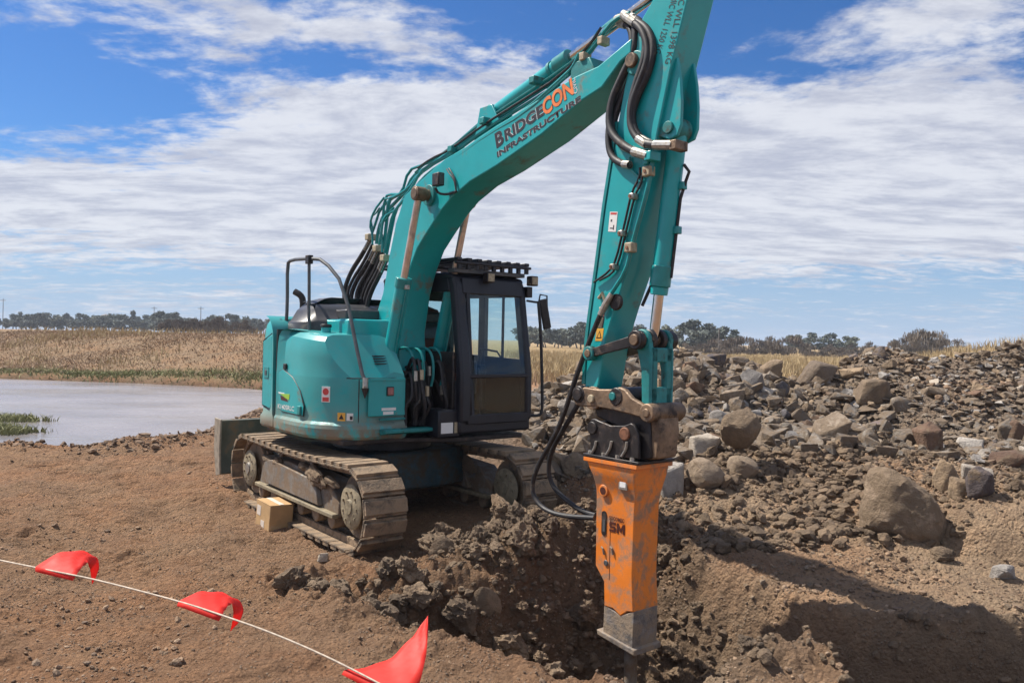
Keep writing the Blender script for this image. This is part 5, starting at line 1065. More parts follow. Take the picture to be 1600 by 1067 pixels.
# lamp on the boom side
p, q, r_ = [Vector(v) for v in TR['LAMP']]
lp = MB().box(p.x - .06, p.x + .07, -.33, -.25, p.z - .06, p.z + .08).build('boom_lamp', M['blackmetal'], boom, .012); MB().box(p.x + .07, p.x + .075, -.32, -.26, p.z - .05, p.z + .07).build('lamp_glass', M['rail'], lp)
MB().tube([(p.x - .05, -.29, p.z - .07), (p.x - .03, -.26, p.z - .13), (p.x + .08, -.22, p.z - .15), (q.x, -.20, q.z)], .014, 8, smooth_path=1).build('lamp_bracket', M['blackmetal'], lp)
MB().tube([(q.x, -.205, q.z), (q.x - .02, -.205, q.z + .12), (q.x - .10, -.205, q.z + .22), (r_.x, -.20, r_.z)], .009, 6, smooth_path=1).build('cable', M['black'], lp)
MB().tube([(q.x, -.205, q.z), (q.x - .05, -.205, q.z + .14), (q.x - .13, -.205, q.z + .2), (r_.x - .04, -.20, r_.z)], .007, 6, smooth_path=1).build('cable', M['black'], lp)
# boom cylinders
for s in (-1, 1):
    top = Vector((px, s * .33, pz)); bot = Vector((.53, s * .33, 1.33)); u = (top - bot).normalized(); L_ = (top - bot).length
    cy = empty('boom_cylinder'); cy.parent = ex
    MB().cyl(bot, bot + u * L_ * .60, .082, .082, 22).build('barrel', M['teal'], cy, .006)
    MB().cyl(bot + u * L_ * .57, bot + u * L_ * .615, .094, .094, 22).build('gland', M['teal_pipe'], cy, .006)
    MB().cyl(bot + u * L_ * .61, top - u * .05, .040, .040, 18).build('rod', M['rod_dirty'], cy)
    MB().cyl((top.x, s * .33 - .065, top.z), (top.x, s * .33 + .065, top.z), .078, .078, 20).build('rod_eye', M['cast'], cy, .008)
    MB().cyl((bot.x, s * .33 - .06, bot.z), (bot.x, s * .33 + .06, bot.z), .09, .09, 20).build('foot_eye', M['teal_worn'], cy, .008)
    side = Vector((.09, 0, -.03)); MB().tube([bot + u * L_ * .56 + side, bot + u * L_ * .40 + side, bot + u * .3 + side, bot + u * .25 + side * 1.6], .012, 8).build('oil_pipe', M['teal_pipe'], cy)
    MB().box(-.03, .03, -.03, .03, 0, .05, Matrix.Translation(bot + u * L_ * .57 + side * .9)).build('port_block', M['steel'], cy, .006)
# arm cylinder on top of the boom
a = [Vector(v) for v in TR['ARMCYL']]; A0 = a[1].lerp(a[2], -.12); A4 = a[4]; u = (A4 - A0).normalized(); L_ = (A4 - A0).length
k = (Vector(TR['ARMCYL'][2]) - A0).length
ac = empty('arm_cylinder'); ac.parent = ex
MB().cyl(A0, A0 + u * k, .078, .078, 22).build('barrel', M['teal'], ac, .005); MB().cyl(A0 + u * (k - .16), A0 + u * (k + .02), .092, .088, 22).build('gland', M['teal_pipe'], ac, .008)
MB().cyl(A0 + u * (k - .24), A0 + u * (k - .20), .090, .090, 22).build('band', M['teal_worn'], ac, .004)
MB().cyl(A0 + u * k, A4, .042, .042, 18).build('rod', M['chrome'], ac); MB().cyl(A4 + Vector((0, -.07, 0)), A4 + Vector((0, .07, 0)), .085, .085, 18).build('rod_eye', M['teal_worn'], ac, .006)
MB().cyl(A0 + Vector((0, -.07, 0)), A0 + Vector((0, .07, 0)), .09, .09, 18).build('foot_eye', M['teal_worn'], ac, .006)
for y in (-.10, .10): MB().prism([(A0.x - .22, A0.z - .38), (A0.x - .1, A0.z + .06), (A0.x + .1, A0.z + .06), (A0.x + .3, A0.z - .25)], y - .015, y + .015).build('foot_bracket', M['teal'], boom, .006)
# steel pipes and hoses along the boom
for i in range(6):
    pp = TR['P%d' % i]
    MB().tube([(x, y, z + (.03, .03, .04, .05, .05, .035)[i]) for x, y, z in pp], .0175 if i not in (1, 3) else .022, 8, smooth_path=1).build('steel_pipe', M['teal_pipe'], boom)
    if i in (3, 4, 5): MB().tube([(x + .01, y - .035 + .02 * (i == 5), z + (.0, .0, .0, .085, .09, .0)[i]) for x, y, z in pp[5:-2]], .013, 6, smooth_path=1).build('oil_hose' if i == 4 else 'steel_pipe', M['black'] if i == 4 else M['teal_pipe'], boom)
MB().tube([(x, y, z + .03) for x, y, z in TR['PT']], .012, 6).build('steel_pipe', M['teal_pipe'], boom)
for i, off in enumerate((0, .03, -.02)):
    MB().tube([(1.03 + off, -.1 + .08 * i, 3.62), (1.08, -.1 + .08 * i, 3.86), (1.2, -.1 + .08 * i, 3.93), (1.5, -.12 + .08 * i, 4.0 + .02 * i)], .012, 6).build('steel_pipe', M['teal_pipe'], boom)
MB().tube([(1.75, .12, 4.12), (1.9, .13, 4.32), (2.1, .13, 4.48), (2.4, .12, 4.55)], .026, 10, smooth_path=2).build('hydraulic_hose', M['black'], boom)
for x, z in ((1.62, 4.08), (2.18, 4.27), (2.95, 4.50)):
    MB().box(x - .04, x + .04, -.20, .14, z, z + .07).build('pipe_clamp', M['teal_worn'], boom, .01)
for i in range(6):
    pp = TR['HB%d' % i]; h = MB().tube(pp, .031, 10, smooth_path=2).build('hydraulic_hose', M['black'], boom)
    MB().tube([Vector(pp[-2]).lerp(Vector(pp[-1]), .3), Vector(pp[-1])], .031, 10).build('hose_fitting', M['steel'], h)
    p0, p1 = Vector(pp[0]), Vector(pp[1]); p2 = Vector(pp[2])
    MB().tube([p0 + Vector((.08, 0, -.14)), p0 + Vector((.02, 0, .02)), p0.lerp(p1, .6) + Vector((0, 0, .0)), p1.lerp(p2, .4)], .030, 10, smooth_path=1).build('hose_sleeve', M['steel'], h)
for i, (dx, dy, dz) in enumerate(((-.03, -.04, .02), (.02, .03, -.03), (.035, -.03, .0))):
    pp = TR['HB%d' % (i + 1)]; MB().tube([(x + dx, y + dy, z + dz) for x, y, z in pp], .022, 8, smooth_path=2).build('hydraulic_hose', M['black'], boom)
    q = Vector(pp[-1]) + Vector((dx, dy, dz)); MB().tube([q, q + Vector((.0, 0, .12)), q + Vector((-.05 + .03 * i, -.02, .26)), q + Vector((.10, -.04, .42)), q + Vector((.34, -.04, .55 - .04 * i))], .014, 8, smooth_path=1).build('steel_pipe', M['teal_pipe'], boom)
    MB().tube([q + Vector((.0, 0, .2)), q + Vector((-.07, 0, .36)), q + Vector((.06, 0, .38)), q + Vector((.2, -.02, .44))], .011, 6, smooth_path=1).build('steel_pipe', M['teal_pipe'], boom)
for i in (0, 2, 4):
    q = Vector(TR['HB%d' % i][-1]); MB().box(q.x - .05, q.x + .05, q.y - .07, q.y + .07, q.z - .03, q.z + .05).build('hose_clamp', M['clamp'], boom, .01)
for q in ((3.62, -.15, 4.58), (3.82, -.13, 4.67)): MB().box(q[0] - .03, q[0] + .03, q[1] - .05, q[1] + .05, q[2] - .035, q[2] + .035).build('pipe_clamp', M['clamp'], boom, .008)
MB().prism([(3.45, 4.36), (3.48, 4.56), (3.70, 4.56), (3.78, 4.42)], -.18, .15).build('pipe_bracket', M['teal_worn'], boom, .01)

# --- arm
arm = empty('arm'); arm.parent = ex
ap = [(x, z) for x, _, z in TR['ARM']]
MB().prism(ap, -.15, .15).build('arm_box', M['teal'], arm, .010, 2, angle=25)
MB().prism([(x - .035, z) for x, z in ap[4:11]] + [(x, z) for x, z in ap[4:11]][::-1], -.158, .158).build('rear_flange', M['teal_pipe'], arm, .003)
for y in (-.115, .085): MB().prism([(x, z) for x, _, z in TR['ARM_BRACKET']], y, y + .03).build('cylinder_bracket', M['teal'], arm, .008)
q = TR['BUCKET_CYL_TOP'][0]; MB().cyl((q[0], -.135, q[2]), (q[0], .135, q[2]), .05, .05, 20).build('bracket_pin', M['teal_worn'], arm, .006)
MB().cyl((4.22, -.17, 4.38), (4.22, .17, 4.38), .10, .10, 24).build('arm_pin_boss', M['teal_worn'], arm, .01)
for s in (-1, 1): MB().cyl((TR['HITCH_PINS'][0][0] + .16, s * .15, 1.62), (TR['HITCH_PINS'][0][0] + .16, s * .19, 1.62), .10, .10, 20).build('tip_boss', M['cast'], arm, .006)
for s, key in ((1, 'WLL1'), (1, 'WLL2')):
    a, c, d = [np.array(v, float) for v in TR[key]]; a[1] = c[1] = d[1] = -.1512
    dv = (c - a); Ln = np.linalg.norm(dv); u = dv / Ln; full = Ln * (1.45 if key == 'WLL1' else 1.55); start = a - u * full * (.28 if key == 'WLL1' else .30) - np.array((-u[2], 0, u[0])) * .045
    text('letter', 'STATIC WLL 1398 KG' if key == 'WLL1' else 'DYNAMIC WLL 1250 KG', start, u, (-u[2], 0, u[0]), .062, full, M['text_dark'], arm, .0, depth=.0015)
def decal(key, rel, material, name, h=None):
    pass
a, c, d = [np.array(v, float) for v in TR['STICKER']]; uX = (c - a); uY = (d - a)
def quad(a, ux, uy, s0, s1, t0, t1, y, m, name, par):
    vs = [a + ux * s + uy * t_ for s, t_ in ((s0, t0), (s1, t0), (s1, t1), (s0, t1))]; vs2 = [Vector((v[0], y, v[2])) for v in vs]
    return MB().faces(vs2 + [v + Vector((0, .002, 0)) for v in vs2], [(0, 1, 2, 3), (0, 4, 5, 1), (1, 5, 6, 2), (2, 6, 7, 3), (3, 7, 4, 0)]).build(name, M[m], par, smooth=False)
o = quad(a, uX, uY, 0, 1, 0, 1, -.1525, 'sticker', 'sticker', arm); quad(a, uX, uY, .1, .9, .86, .96, -.1535, 'red', 'print_block', o)
quad(a, uX, uY, .2, .4, .5, .62, -.1535, 'rail', 'print_block', o); quad(a, uX, uY, .6, .72, .1, .34, -.1535, 'text_dark', 'print_block', o); quad(a, uX, uY, .2, .6, .15, .2, -.1535, 'text_dark', 'print_block', o)
w = [np.array(v, float) for v in TR['WARN']]
o = quad(w[0], w[1] - w[0], w[2] - w[0], 0, 1, -.1, 1.05, -.1525, 'yellow', 'warning_sticker', arm)
MB().faces([Vector((p[0], -.1537, p[2])) for p in (w[0] + (w[1] - w[0]) * .12 + (w[2] - w[0]) * .15, w[0] + (w[1] - w[0]) * .88 + (w[2] - w[0]) * .15, w[0] + (w[1] - w[0]) * .5 + (w[2] - w[0]) * .85)], [(0, 1, 2)]).build('triangle', M['text_dark'], o, smooth=False)
MB().faces([Vector((p[0], -.1545, p[2])) for p in (w[0] + (w[1] - w[0]) * .28 + (w[2] - w[0]) * .23, w[0] + (w[1] - w[0]) * .72 + (w[2] - w[0]) * .23, w[0] + (w[1] - w[0]) * .5 + (w[2] - w[0]) * .70)], [(0, 1, 2)]).build('triangle', M['yellow'], o, smooth=False)
o = quad(w[3], w[4] - w[3], w[5] - w[3], 0, 1, 0, .72, -.1525, 'text_dark', 'warning_sticker', arm)
for k in range(5): quad(w[3], w[4] - w[3], w[5] - w[3], .12, .88, .06 + k * .13, .10 + k * .13, -.1535, 'clamp', 'print_block', o)
quad(w[3], w[4] - w[3], w[5] - w[3], .1, .9, .74, 1.0, -.1525, 'red', 'warning_sticker', arm)
# arm lines
for nm, r_, m in (('HA0', .010, 'black'), ('HA1', .010, 'black'), ('PA0', .0185, 'teal_pipe'), ('PA1', .012, 'teal_pipe')):
    MB().tube(TR[nm], r_, 8, smooth_path=1).build('arm_line' if m == 'black' else 'steel_pipe', M[m], arm)
MB().box(4.36, 4.42, -.21, -.15, 3.52, 3.64).build('pipe_block', M['teal'], arm, .008)
for i, (x, y, z) in enumerate(TR['CLAMPS'][:5]):
    s = .045 if i < 2 else .028
    MB().box(x - s, x + s * .8, -.225, -.152, z - s * .9, z + s * .9).build('pipe_clamp', M['clamp'] if i < 2 else M['steel'], arm, .01)
    MB().cyl((x - s * .3, -.232, z), (x - s * .3, -.224, z), .014, .014, 8).build('clamp_bolt', M['rust'], arm)
f3 = [Vector(v) for v in TR['FIT']]; MB().tube(f3, [.024, .03, .026], 10).build('hose_fitting', M['steel'], arm)
MB().cyl(f3[1] + Vector((.09, .02, .02)), f3[1] + Vector((.09, .05, .02)), .07, .07, 16).build('valve_body', M['blackmetal'], arm, .01)
MB().tube([f3[1] + Vector((-.12, .04, .06)), f3[1] + Vector((-.06, .02, .10)), f3[1] + Vector((-.02, .03, .0)), f3[1] + Vector((-.09, .03, -.03))], .014, 8).build('loose_coupling', M['clamp'], arm)
# big loops from boom to arm
for i in range(6):
    pp = TR['HL%d' % i]; r_ = .034 if i in (0, 2) else .030
    h = MB().tube(pp, r_, 12, smooth_path=2).build('hydraulic_hose', M['black'], arm)
    MB().tube([Vector(pp[-2]).lerp(Vector(pp[-1]), .15), Vector(pp[-1])], r_ * 1.12, 10).build('hose_fitting', M['steel'], h)
    MB().tube([Vector(pp[0]) - (Vector(pp[1]) - Vector(pp[0])) * .6, Vector(pp[0]).lerp(Vector(pp[1]), .35)], r_ * 1.12, 10).build('hose_fitting', M['steel'], h)
for i in (0, 2):
    q = Vector(TR['HL%d' % i][-1]); MB().box(q.x - .02, q.x + .05, q.y + .0 - .03, -.145, q.z - .04, q.z + .035).build('pipe_block', M['teal'] if i == 0 else M['cast'], arm, .008)
# bucket cylinder and linkage
P0 = Vector((TR['BUCKET_CYL_TOP'][0][0], 0, TR['BUCKET_CYL_TOP'][0][2])); LP = Vector((TR['LINK_PIN'][0][0], 0, TR['LINK_PIN'][0][2])); AL = Vector((TR['ARM_LINK_PIN'][0][0], 0, TR['ARM_LINK_PIN'][0][2]))
bc = empty('bucket_cylinder'); bc.parent = ex
u = (LP - P0).normalized(); L_ = (LP - P0).length
MB().cyl(P0, P0 + u * L_ * .74, .076, .076, 24).build('barrel', M['teal'], bc, .006); MB().cyl(P0 + u * L_ * .64, P0 + u * L_ * .74, .086, .086, 24).build('gland', M['teal_pipe'], bc, .006)
MB().cyl(P0 + u * L_ * .74, P0 + u * L_ * .78, .074, .070, 24).build('gland', M['teal'], bc, .006)
MB().cyl(P0 + u * L_ * .75, LP, .042, .042, 18).build('rod', M['chrome'], bc); MB().cyl(P0 + Vector((0, -.07, 0)), P0 + Vector((0, .07, 0)), .09, .09, 20).build('foot_eye', M['teal_worn'], bc, .006)
sd_ = Vector((.10, .03, 0)); MB().tube([P0 + u * .28 + sd_ * .8, P0 + u * .34 + sd_ * 1.3, P0 + u * .42 + sd_ * 1.1, P0 + u * .55 + sd_ * .85, P0 + u * L_ * .7 + sd_ * .85], .013, 8).build('oil_pipe', M['black'], bc)
for k in (.28, .50): MB().box(-.03, .03, -.03, .03, -.03, .03, Matrix.Translation(P0 + u * (k * 1.6) + sd_ * .85)).build('pipe_bracket', M['teal_pipe'], bc, .005)
MB().tube([P0 + u * .95 + Vector((-.09, .05, 0)), P0 + u * 1.1 + Vector((-.13, .08, 0)), P0 + u * 1.22 + Vector((-.16, .08, 0)), P0 + u * 1.4 + Vector((-.22, .06, 0))], .014, 8).build('oil_hose', M['black'], bc)
lk = empty('bucket_linkage'); lk.parent = ex
for s in (-1, 1):
    dvec = (LP - AL).normalized(); nrm = Vector((-dvec.z, 0, dvec.x)); y = s * .195
    pts = [AL + nrm * .035, LP + nrm * .045, LP - nrm * .045, AL - nrm * .035]
    MB().prism([(p.x, p.z) for p in pts], y - .018, y + .018).build('side_link', M['cast'] if s > 0 else M['blackmetal'], lk, .006)
    MB().cyl((AL.x, y - .035, AL.z), (AL.x, y + .03, AL.z), .062, .062, 20).build('link_boss', M['teal_worn'], lk, .008); MB().cyl((AL.x, y - .045, AL.z), (AL.x, y + .03, AL.z), .034, .034, 16).build('link_pin', M['cast'], lk, .004)
    MB().cyl((LP.x, y - .035, LP.z), (LP.x, y + .03, LP.z), .078, .078, 20).build('link_boss', M['blackmetal'], lk, .008)
MB().cyl((LP.x, -.245, LP.z), (LP.x, .245, LP.z), .045, .045, 18).build('link_pin', M['cast'], lk, .005)
MB().cyl((AL.x, -.2, AL.z), (AL.x, .2, AL.z), .04, .04, 18).build('link_pin', M['cast'], lk, .005)
for y in (-.13, -.06, .06, .13): MB().cyl((LP.x, y - .022, LP.z), (LP.x, y + .022, LP.z), .088, .088, 22).build('knuckle', M['teal_worn'] if abs(y) > .1 else M['blackmetal'], lk, .01)
HP = TR['HITCH_PINS']; H2 = Vector((HP[3][0] - .03, 0, HP[3][2] + .02))
for s in (-1, 1):
    MB().prism([(LP.x - .07, LP.z), (LP.x + .08, LP.z), (LP.x + .10, LP.z - .1), (LP.x + .10, H2.z + .02), (H2.x + .05, H2.z - .07), (H2.x - .07, H2.z - .05), (LP.x - .0, LP.z - .25)], s * .12 - .025, s * .12 + .025).build('h_link', M['teal_worn'], lk, .012)
b = MB()
z0, z1 = H2.z + .02, LP.z - .06
for ya, yb, za, zb in ((-.13, .13, z1 - .12, z1), (-.13, .13, z0, z0 + .16), (-.13, -.05, z0, z1), (.05, .13, z0, z1)): b.box(LP.x + .055, LP.x + .10, ya, yb, za, zb)
b.build('h_link_web', M['teal_worn'], lk, .012)
# quick hitch
qh = empty('quick_hitch'); qh.parent = ex
hp_ = [(x, z) for x, _, z in TR['HITCH']]
for s in (-1, 1): MB().prism(hp_, s * .17 - .025, s * .17 + .025).build('hitch_side_plate', M['cast'], qh, .012)
for i, (x, _, z) in enumerate(HP):
    MB().cyl((x, -.215, z), (x, .215, z), .035 if i else .055, .035 if i else .055, 18).build('hitch_pin', [M['blackmetal'], M['clamp'], M['teal_worn'], M['cast']][i], qh, .006)
    if i in (0, 2, 3): MB().cyl((x + (.03 if i == 2 else 0), -.203, z), (x + (.03 if i == 2 else 0), .203, z), .075, .075, 22).build('hitch_boss', M['blackmetal'] if i != 3 else M['cast'], qh, .01)
hb = [(x, z) for x, _, z in TR['HITCH_BLOCK']]
MB().prism([(3.78, 1.60), (4.43, 1.52), (4.46, 1.18), (4.28, 1.13), (4.25, 1.36), (4.0, 1.42), (3.84, 1.46)], -.14, .14).build('hitch_body', M['blackmetal'], qh, .015)
MB().prism([(4.38, 1.56), (4.50, 1.58), (4.53, 1.40), (4.50, 1.18), (4.40, 1.16)], -.12, .12).build('hitch_jaw', M['cast'], qh, .015)
# hoses feeding the breaker
h = MB().tube(TR['HOA'], .022, 10, smooth_path=2).build('breaker_hose', M['black'], ex)
h = MB().tube(TR['HOB'], .022, 10, smooth_path=2).build('breaker_hose', M['black'], ex)

# ---------------------------------------------------------------- hydraulic breaker
br = empty('hydraulic_breaker', (0, 0, 0), 0)
mw = Matrix.Translation(ex.location) @ Matrix.Rotation(ex.rotation_euler.z, 4, 'Z'); br.location = mw @ Vector((4.15, 0, .3)); br.rotation_euler = (0, 0, ex.rotation_euler.z)
tag(br, 'orange hydraulic breaker hanging upright from the arm over the dug hole', 'hydraulic breaker')
ox = Vector((-4.15, 0, -.3))
def T(b): bmesh.ops.translate(b.bm, vec=ox, verts=b.bm.verts); return b
bk = [(x, z) for x, _, z in TR['BRACKET']]
for s in (-1, 1): T(MB().prism(bk, s * .185 - .015, s * .185 + .015)).build('bracket_plate', M['blackmetal'], br, .008)
T(MB().prism([(3.84, 1.155), (3.86, 1.24), (4.34, 1.22), (4.35, 1.155)], -.17, .17)).build('bracket_core', M['blackmetal'], br, .01)
for i, (x, _, z) in enumerate(TR['BRACKET_PINS'][:2]): T(MB().cyl((x, -.215, z), (x, .215, z), .055, .055, 20)).build('bracket_pin', M['rust'] if i else M['blackmetal'], br, .008)
rb = TR['RIBS']
for i in range(3):
    T(MB().tube([(x, -.212, z) for x, _, z in rb[i * 3:i * 3 + 3]], .012, 8, smooth_path=1)).build('bracket_rib', M['steel'], br)
T(MB().box(3.765, 4.40, -.225, .225, 1.125, 1.150)).build('base_plate', M['blackmetal'], br, .005)
fl = TR['FLANGE']; T(MB().prism([(fl[0][0], 1.122), (4.38, 1.122), (4.38, 1.085), (fl[0][0], 1.085)], -.222, .222)).build('flange', M['orange'], br, .005)
for x in (3.83, 3.99, 4.15, 4.31): T(MB().cyl((x, -.195, 1.15), (x, -.195, 1.175), .022, .022, 6)).build('flange_bolt', M['steel'], br)
b = MB(); P_ = [(x, z) for x, _, z in TR['BREAKER']]; P_[0] = (P_[0][0], 1.086); P_[-1] = (P_[-1][0] + .03, 1.086)
def yw(z): return .15 + .06 * float(sstep(.80, 1.08, z))
zt = [1.086, 1.03, .97, .91, .85, .80]; xl = lambda z: float(np.interp(z, [.80, .951, 1.086], [3.864, 3.863, 3.80])); xr = lambda z: float(np.interp(z, [.771, 1.086], [4.305, 4.35]))
low = [(xl(.80), .80)] + [p for p in P_ if p[1] < .79] + [(xr(.80), .80)]
for s in (-1, 1):
    rows = [[b.bm.verts.new((xl(z), s * yw(z), z)), b.bm.verts.new((xr(z), s * yw(z), z))] for z in zt]
    for r0, r1 in zip(rows[:-1], rows[1:]): b.bm.faces.new((r0[0], r0[1], r1[1], r1[0]))
    lv = [rows[-1][0]] + [b.bm.verts.new((x, s * .15, z)) for x, z in low[1:-1]] + [rows[-1][1]]
    b.bm.faces.new(lv)
    if s < 0: R0, L0 = rows, lv
    else:
        for k in range(5):
            for e in (0, 1): b.bm.faces.new((R0[k][e], R0[k + 1][e], rows[k + 1][e], rows[k][e]))
        b.bm.faces.new((R0[0][0], R0[0][1], rows[0][1], rows[0][0]))
        for i in range(len(lv) - 1): b.bm.faces.new((L0[i], L0[i + 1], lv[i + 1], lv[i]))
T(b).build('housing', M['orange'], br, .012, 3, smooth=True, angle=20)
for ya in (-.1505, .1505): T(MB().box(4.035, 4.039, ya - .0015, ya + .0015, .12, .62)).build('weld_seam', M['text_brown'], br)
T(MB().prism([(x, z) for x, _, z in TR['BREAKER_LOW']], -.146, .146)).build('lower_housing', M['scuffed'], br, .008)
bs = [(x, z) for x, _, z in TR['BASE']]; T(MB().prism([(bs[0][0] - .02, -.325), (bs[1][0] + .01, -.375), (bs[2][0] + .01, -.425), (bs[3][0] - .02, -.37)], -.165, .165)).build('base_ring', M['scuffed'], br, .008)
bb = TR['BREAKER_BITS']
for i, (x, _, z) in enumerate(bb[:5]):
    if i == 0: o = T(MB().cyl((x, -.175, z), (x, -.15, z), .050, .050, 18)).build('side_port', M['orange'], br, .005); T(MB().cyl((x, -.178, z), (x, -.174, z), .032, .032, 16)).build('port_plug', M['text_brown'], o)
    elif i == 1: T(MB().prism([(x + .028 * math.cos(t_) , z + .075 * math.copysign(1, math.sin(t_)) + .028 * math.sin(t_)) for t_ in np.linspace(0, 2 * math.pi, 18)[:-1]], -.156, -.1495)).build('inspection_slot', M['blackmetal'], br, .0); T(MB().box(x - .012, x + .014, -.158, -.156, z - .07, z + .03)).build('slot_insert', M['rail'], br)
    elif i in (2, 3): T(MB().tube([(x - .02, -.158, z + .03), (x + .0, -.162, z + .02), (x + .012, -.158, z - .03)], .008, 6)).build('lifting_hook', M['scuffed'], br)
    else: T(MB().cyl((x, -.160, z), (x, -.15, z), .024, .024, 14)).build('side_bolt', M['rail'], br, .004)
x, _, z = bb[6]; o = T(MB().box(x - .045, x + .05, -.185, -.160, z - .065, z + .055)).build('data_plate', M['steel'], br, .002); T(MB().box(x - .03, x + .035, -.187, -.185, z - .045, z + .035)).build('print_block', M['sticker'], o)
sm = [Vector(v) for v in TR['SM_TEXT']]
x0, z0 = sm[0].x, sm[0].z
for lt in (((0, 0), (.062, 0), (.072, .012), (.072, .036), (.062, .048), (.02, .048), (.02, .062), (.07, .062), (.07, .080), (.01, .080), (0, .070), (0, .044), (.01, .032), (.05, .032), (.05, .018), (0, .018)),
           ((.084, 0), (.104, 0), (.104, .045), (.122, .012), (.134, .012), (.152, .045), (.152, 0), (.172, 0), (.172, .080), (.152, .080), (.128, .038), (.104, .080), (.084, .080))):
    T(MB().prism([(x0 + p, z0 + q) for p, q in lt], -.1545, -.1495)).build('letter', M['text_brown'], br, smooth=False)
t2 = text('letter', 'SOCOMEC', (sm[3].x + ox.x, -.1525, sm[0].z + ox.z + .095), (1, 0, 0), (0, 0, 1), .034, .17, M['text_brown'], br, .03, depth=.003)
T(MB().cyl((4.155, 0, -.38), (4.17, 0, -1.45), .055, .052, 22)).build('chisel', M['frame'], br, .004)
for y in (-.148, .02): pass
# ---------------------------------------------------------------- cardboard box beside the track
bx = empty('cardboard_box', (-2.70, 9.34, gz(-2.80, 9.25) - .03)); bx.rotation_euler = (R(-2), R(3), R(-50))
tag(bx, 'taped brown cardboard box on the soil beside the near crawler track', 'cardboard box')
MB().box(-.19, .19, -.14, .14, 0, .30).build('carton', M['card'], bx, .008)
for y0, y1 in ((-.142, -.004), (.004, .142)): MB().box(-.192, .192, y0, y1, .301, .306).build('flap', M['card'], bx, .002)
MB().box(-.185, .185, -.03, .03, .3065, .309).build('tape', M['tape'], bx, .001)
MB().box(-.16, -.06, -.143, -.1405, .14, .25).build('tape', M['tape'], bx); MB().box(-.04, .05, -.143, -.1405, .02, .10).build('tape', M['tape'], bx)

# ---------------------------------------------------------------- bunting line in the foreground
bt = empty('bunting_line', (-1.2, 3.1, 1.2)); tag(bt, 'cream cord with three fluorescent red flags strung across the near left corner', 'bunting line')
OX = Vector(bt.location)
b = MB(); b.tube([Vector(p) - OX for p in BUNT['cord']], .0035, 6, smooth_path=2); b.build('cord', M['string'], bt)
def flag(left, right, hem):
    n = len(left); m = 7; vs = []; L_ = [Vector(p) for p in left]; Rr = [Vector(p) for p in right]
    def smooth(P):
        for _ in range(2):
            q = [P[0]]
            for a, b_ in zip(P[:-1], P[1:]): q += [a.lerp(b_, .25), a.lerp(b_, .75)]
            P = q + [P[-1]]
        return P
    L_, Rr = smooth(L_), smooth(Rr); n = len(L_); b = MB(); rows = []
    for i in range(n):
        rows.append([b.bm.verts.new(L_[i].lerp(Rr[i], j / (m - 1)) - OX + Vector((0, 0, .004 * math.sin(i * 1.1 + j * 1.7) * math.sin(math.pi * i / (n - 1))))) for j in range(m)])
    for i in range(n - 1):
        for j in range(m - 1):
            try: b.bm.faces.new((rows[i][j], rows[i][j + 1], rows[i + 1][j + 1], rows[i + 1][j]))
            except ValueError: pass
    if hem:
        h0 = [b.bm.verts.new(Vector(hem[0]).lerp(Vector(hem[1]), j / (m - 1)) - OX) for j in range(m)]
        for j in range(m - 1): b.bm.faces.new((h0[j], h0[j + 1], rows[0][j + 1], rows[0][j]))
    bmesh.ops.remove_doubles(b.bm, verts=b.bm.verts, dist=.0005)
    o = b.build('flag', M['flag'], bt, angle=80); s = o.modifiers.new('thickness', 'SOLIDIFY'); s.thickness = .0006
    return o
for f_ in BUNT['flags']: flag(*f_)
# ---------------------------------------------------------------- vegetation
def blades(name, P, z, h, w, material, lean=.35, seed=1, heads=0., kind='stuff'):
    r = np.random.default_rng(seed); n = len(P); a = r.uniform(0, 6.283, n); hh = h * r.uniform(.45, 1.15, n); ww = w * r.uniform(.6, 1.4, n)
    dx, dy = np.cos(a) * ww / 2, np.sin(a) * ww / 2; la = r.normal(0, lean, n) * hh; lb = r.normal(0, lean, n) * hh
    b = np.stack([P[:, 0], P[:, 1], z - .03], -1)
    v0 = b + np.stack([-dx, -dy, 0 * dx], -1); v1 = b + np.stack([dx, dy, 0 * dx], -1)
    mid = b + np.stack([la * .35, lb * .35, hh * .6], -1); v2 = mid + np.stack([dx, dy, 0 * dx], -1) * .75; v3 = mid - np.stack([dx, dy, 0 * dx], -1) * .75
    tip = b + np.stack([la, lb, hh], -1)
    V = np.stack([v0, v1, v2, v3, tip], 1).reshape(-1, 3); o = (np.arange(n) * 5)[:, None]
    F = np.concatenate([o + np.array([[0, 1, 2]]), o + np.array([[0, 2, 3]]), o + np.array([[3, 2, 4]])])
    me = np_mesh(name, V, F, material, False, np.repeat(np.clip(r.normal(.55, .22, n) , 0, 1), 5))
    return tag(link(name, me), kind=kind)
def field(n, seed, x0, x1, y0, y1, w):
    return region(x0, x1, y0, y1, w)(n, np.random.default_rng(seed))
# dry yellow grass on the plain, from behind the machine across to the right
def straww(x, y):
    a = x / y; f = fbm(x * .15, y * .15, 3, 4)
    return sstep(-.02, .02, a) * sstep(38, 45, y + 4 * f - 30 * sstep(.1, .0, a) * 0) * (.35 + .65 * sstep(-.4, .3, f)) * np.minimum(1, (60 / y) ** 1.5)
P = field(60000, 2, -3, 75, 38, 120, straww); blades('dry_grass', P, ground(P[:, 0], P[:, 1], False), .85, .055, M['straw'], .22, 3)
P = field(9000, 12, -4, 80, 36, 60, lambda x, y: sstep(0, .02, x / y) * sstep(.4, .75, fbm(x * .3, y * .3, 3, 44) * .5 + .5)); blades('dry_grass', P, ground(P[:, 0], P[:, 1], False), .65, .06, M['bankgrass'], .3, 5)
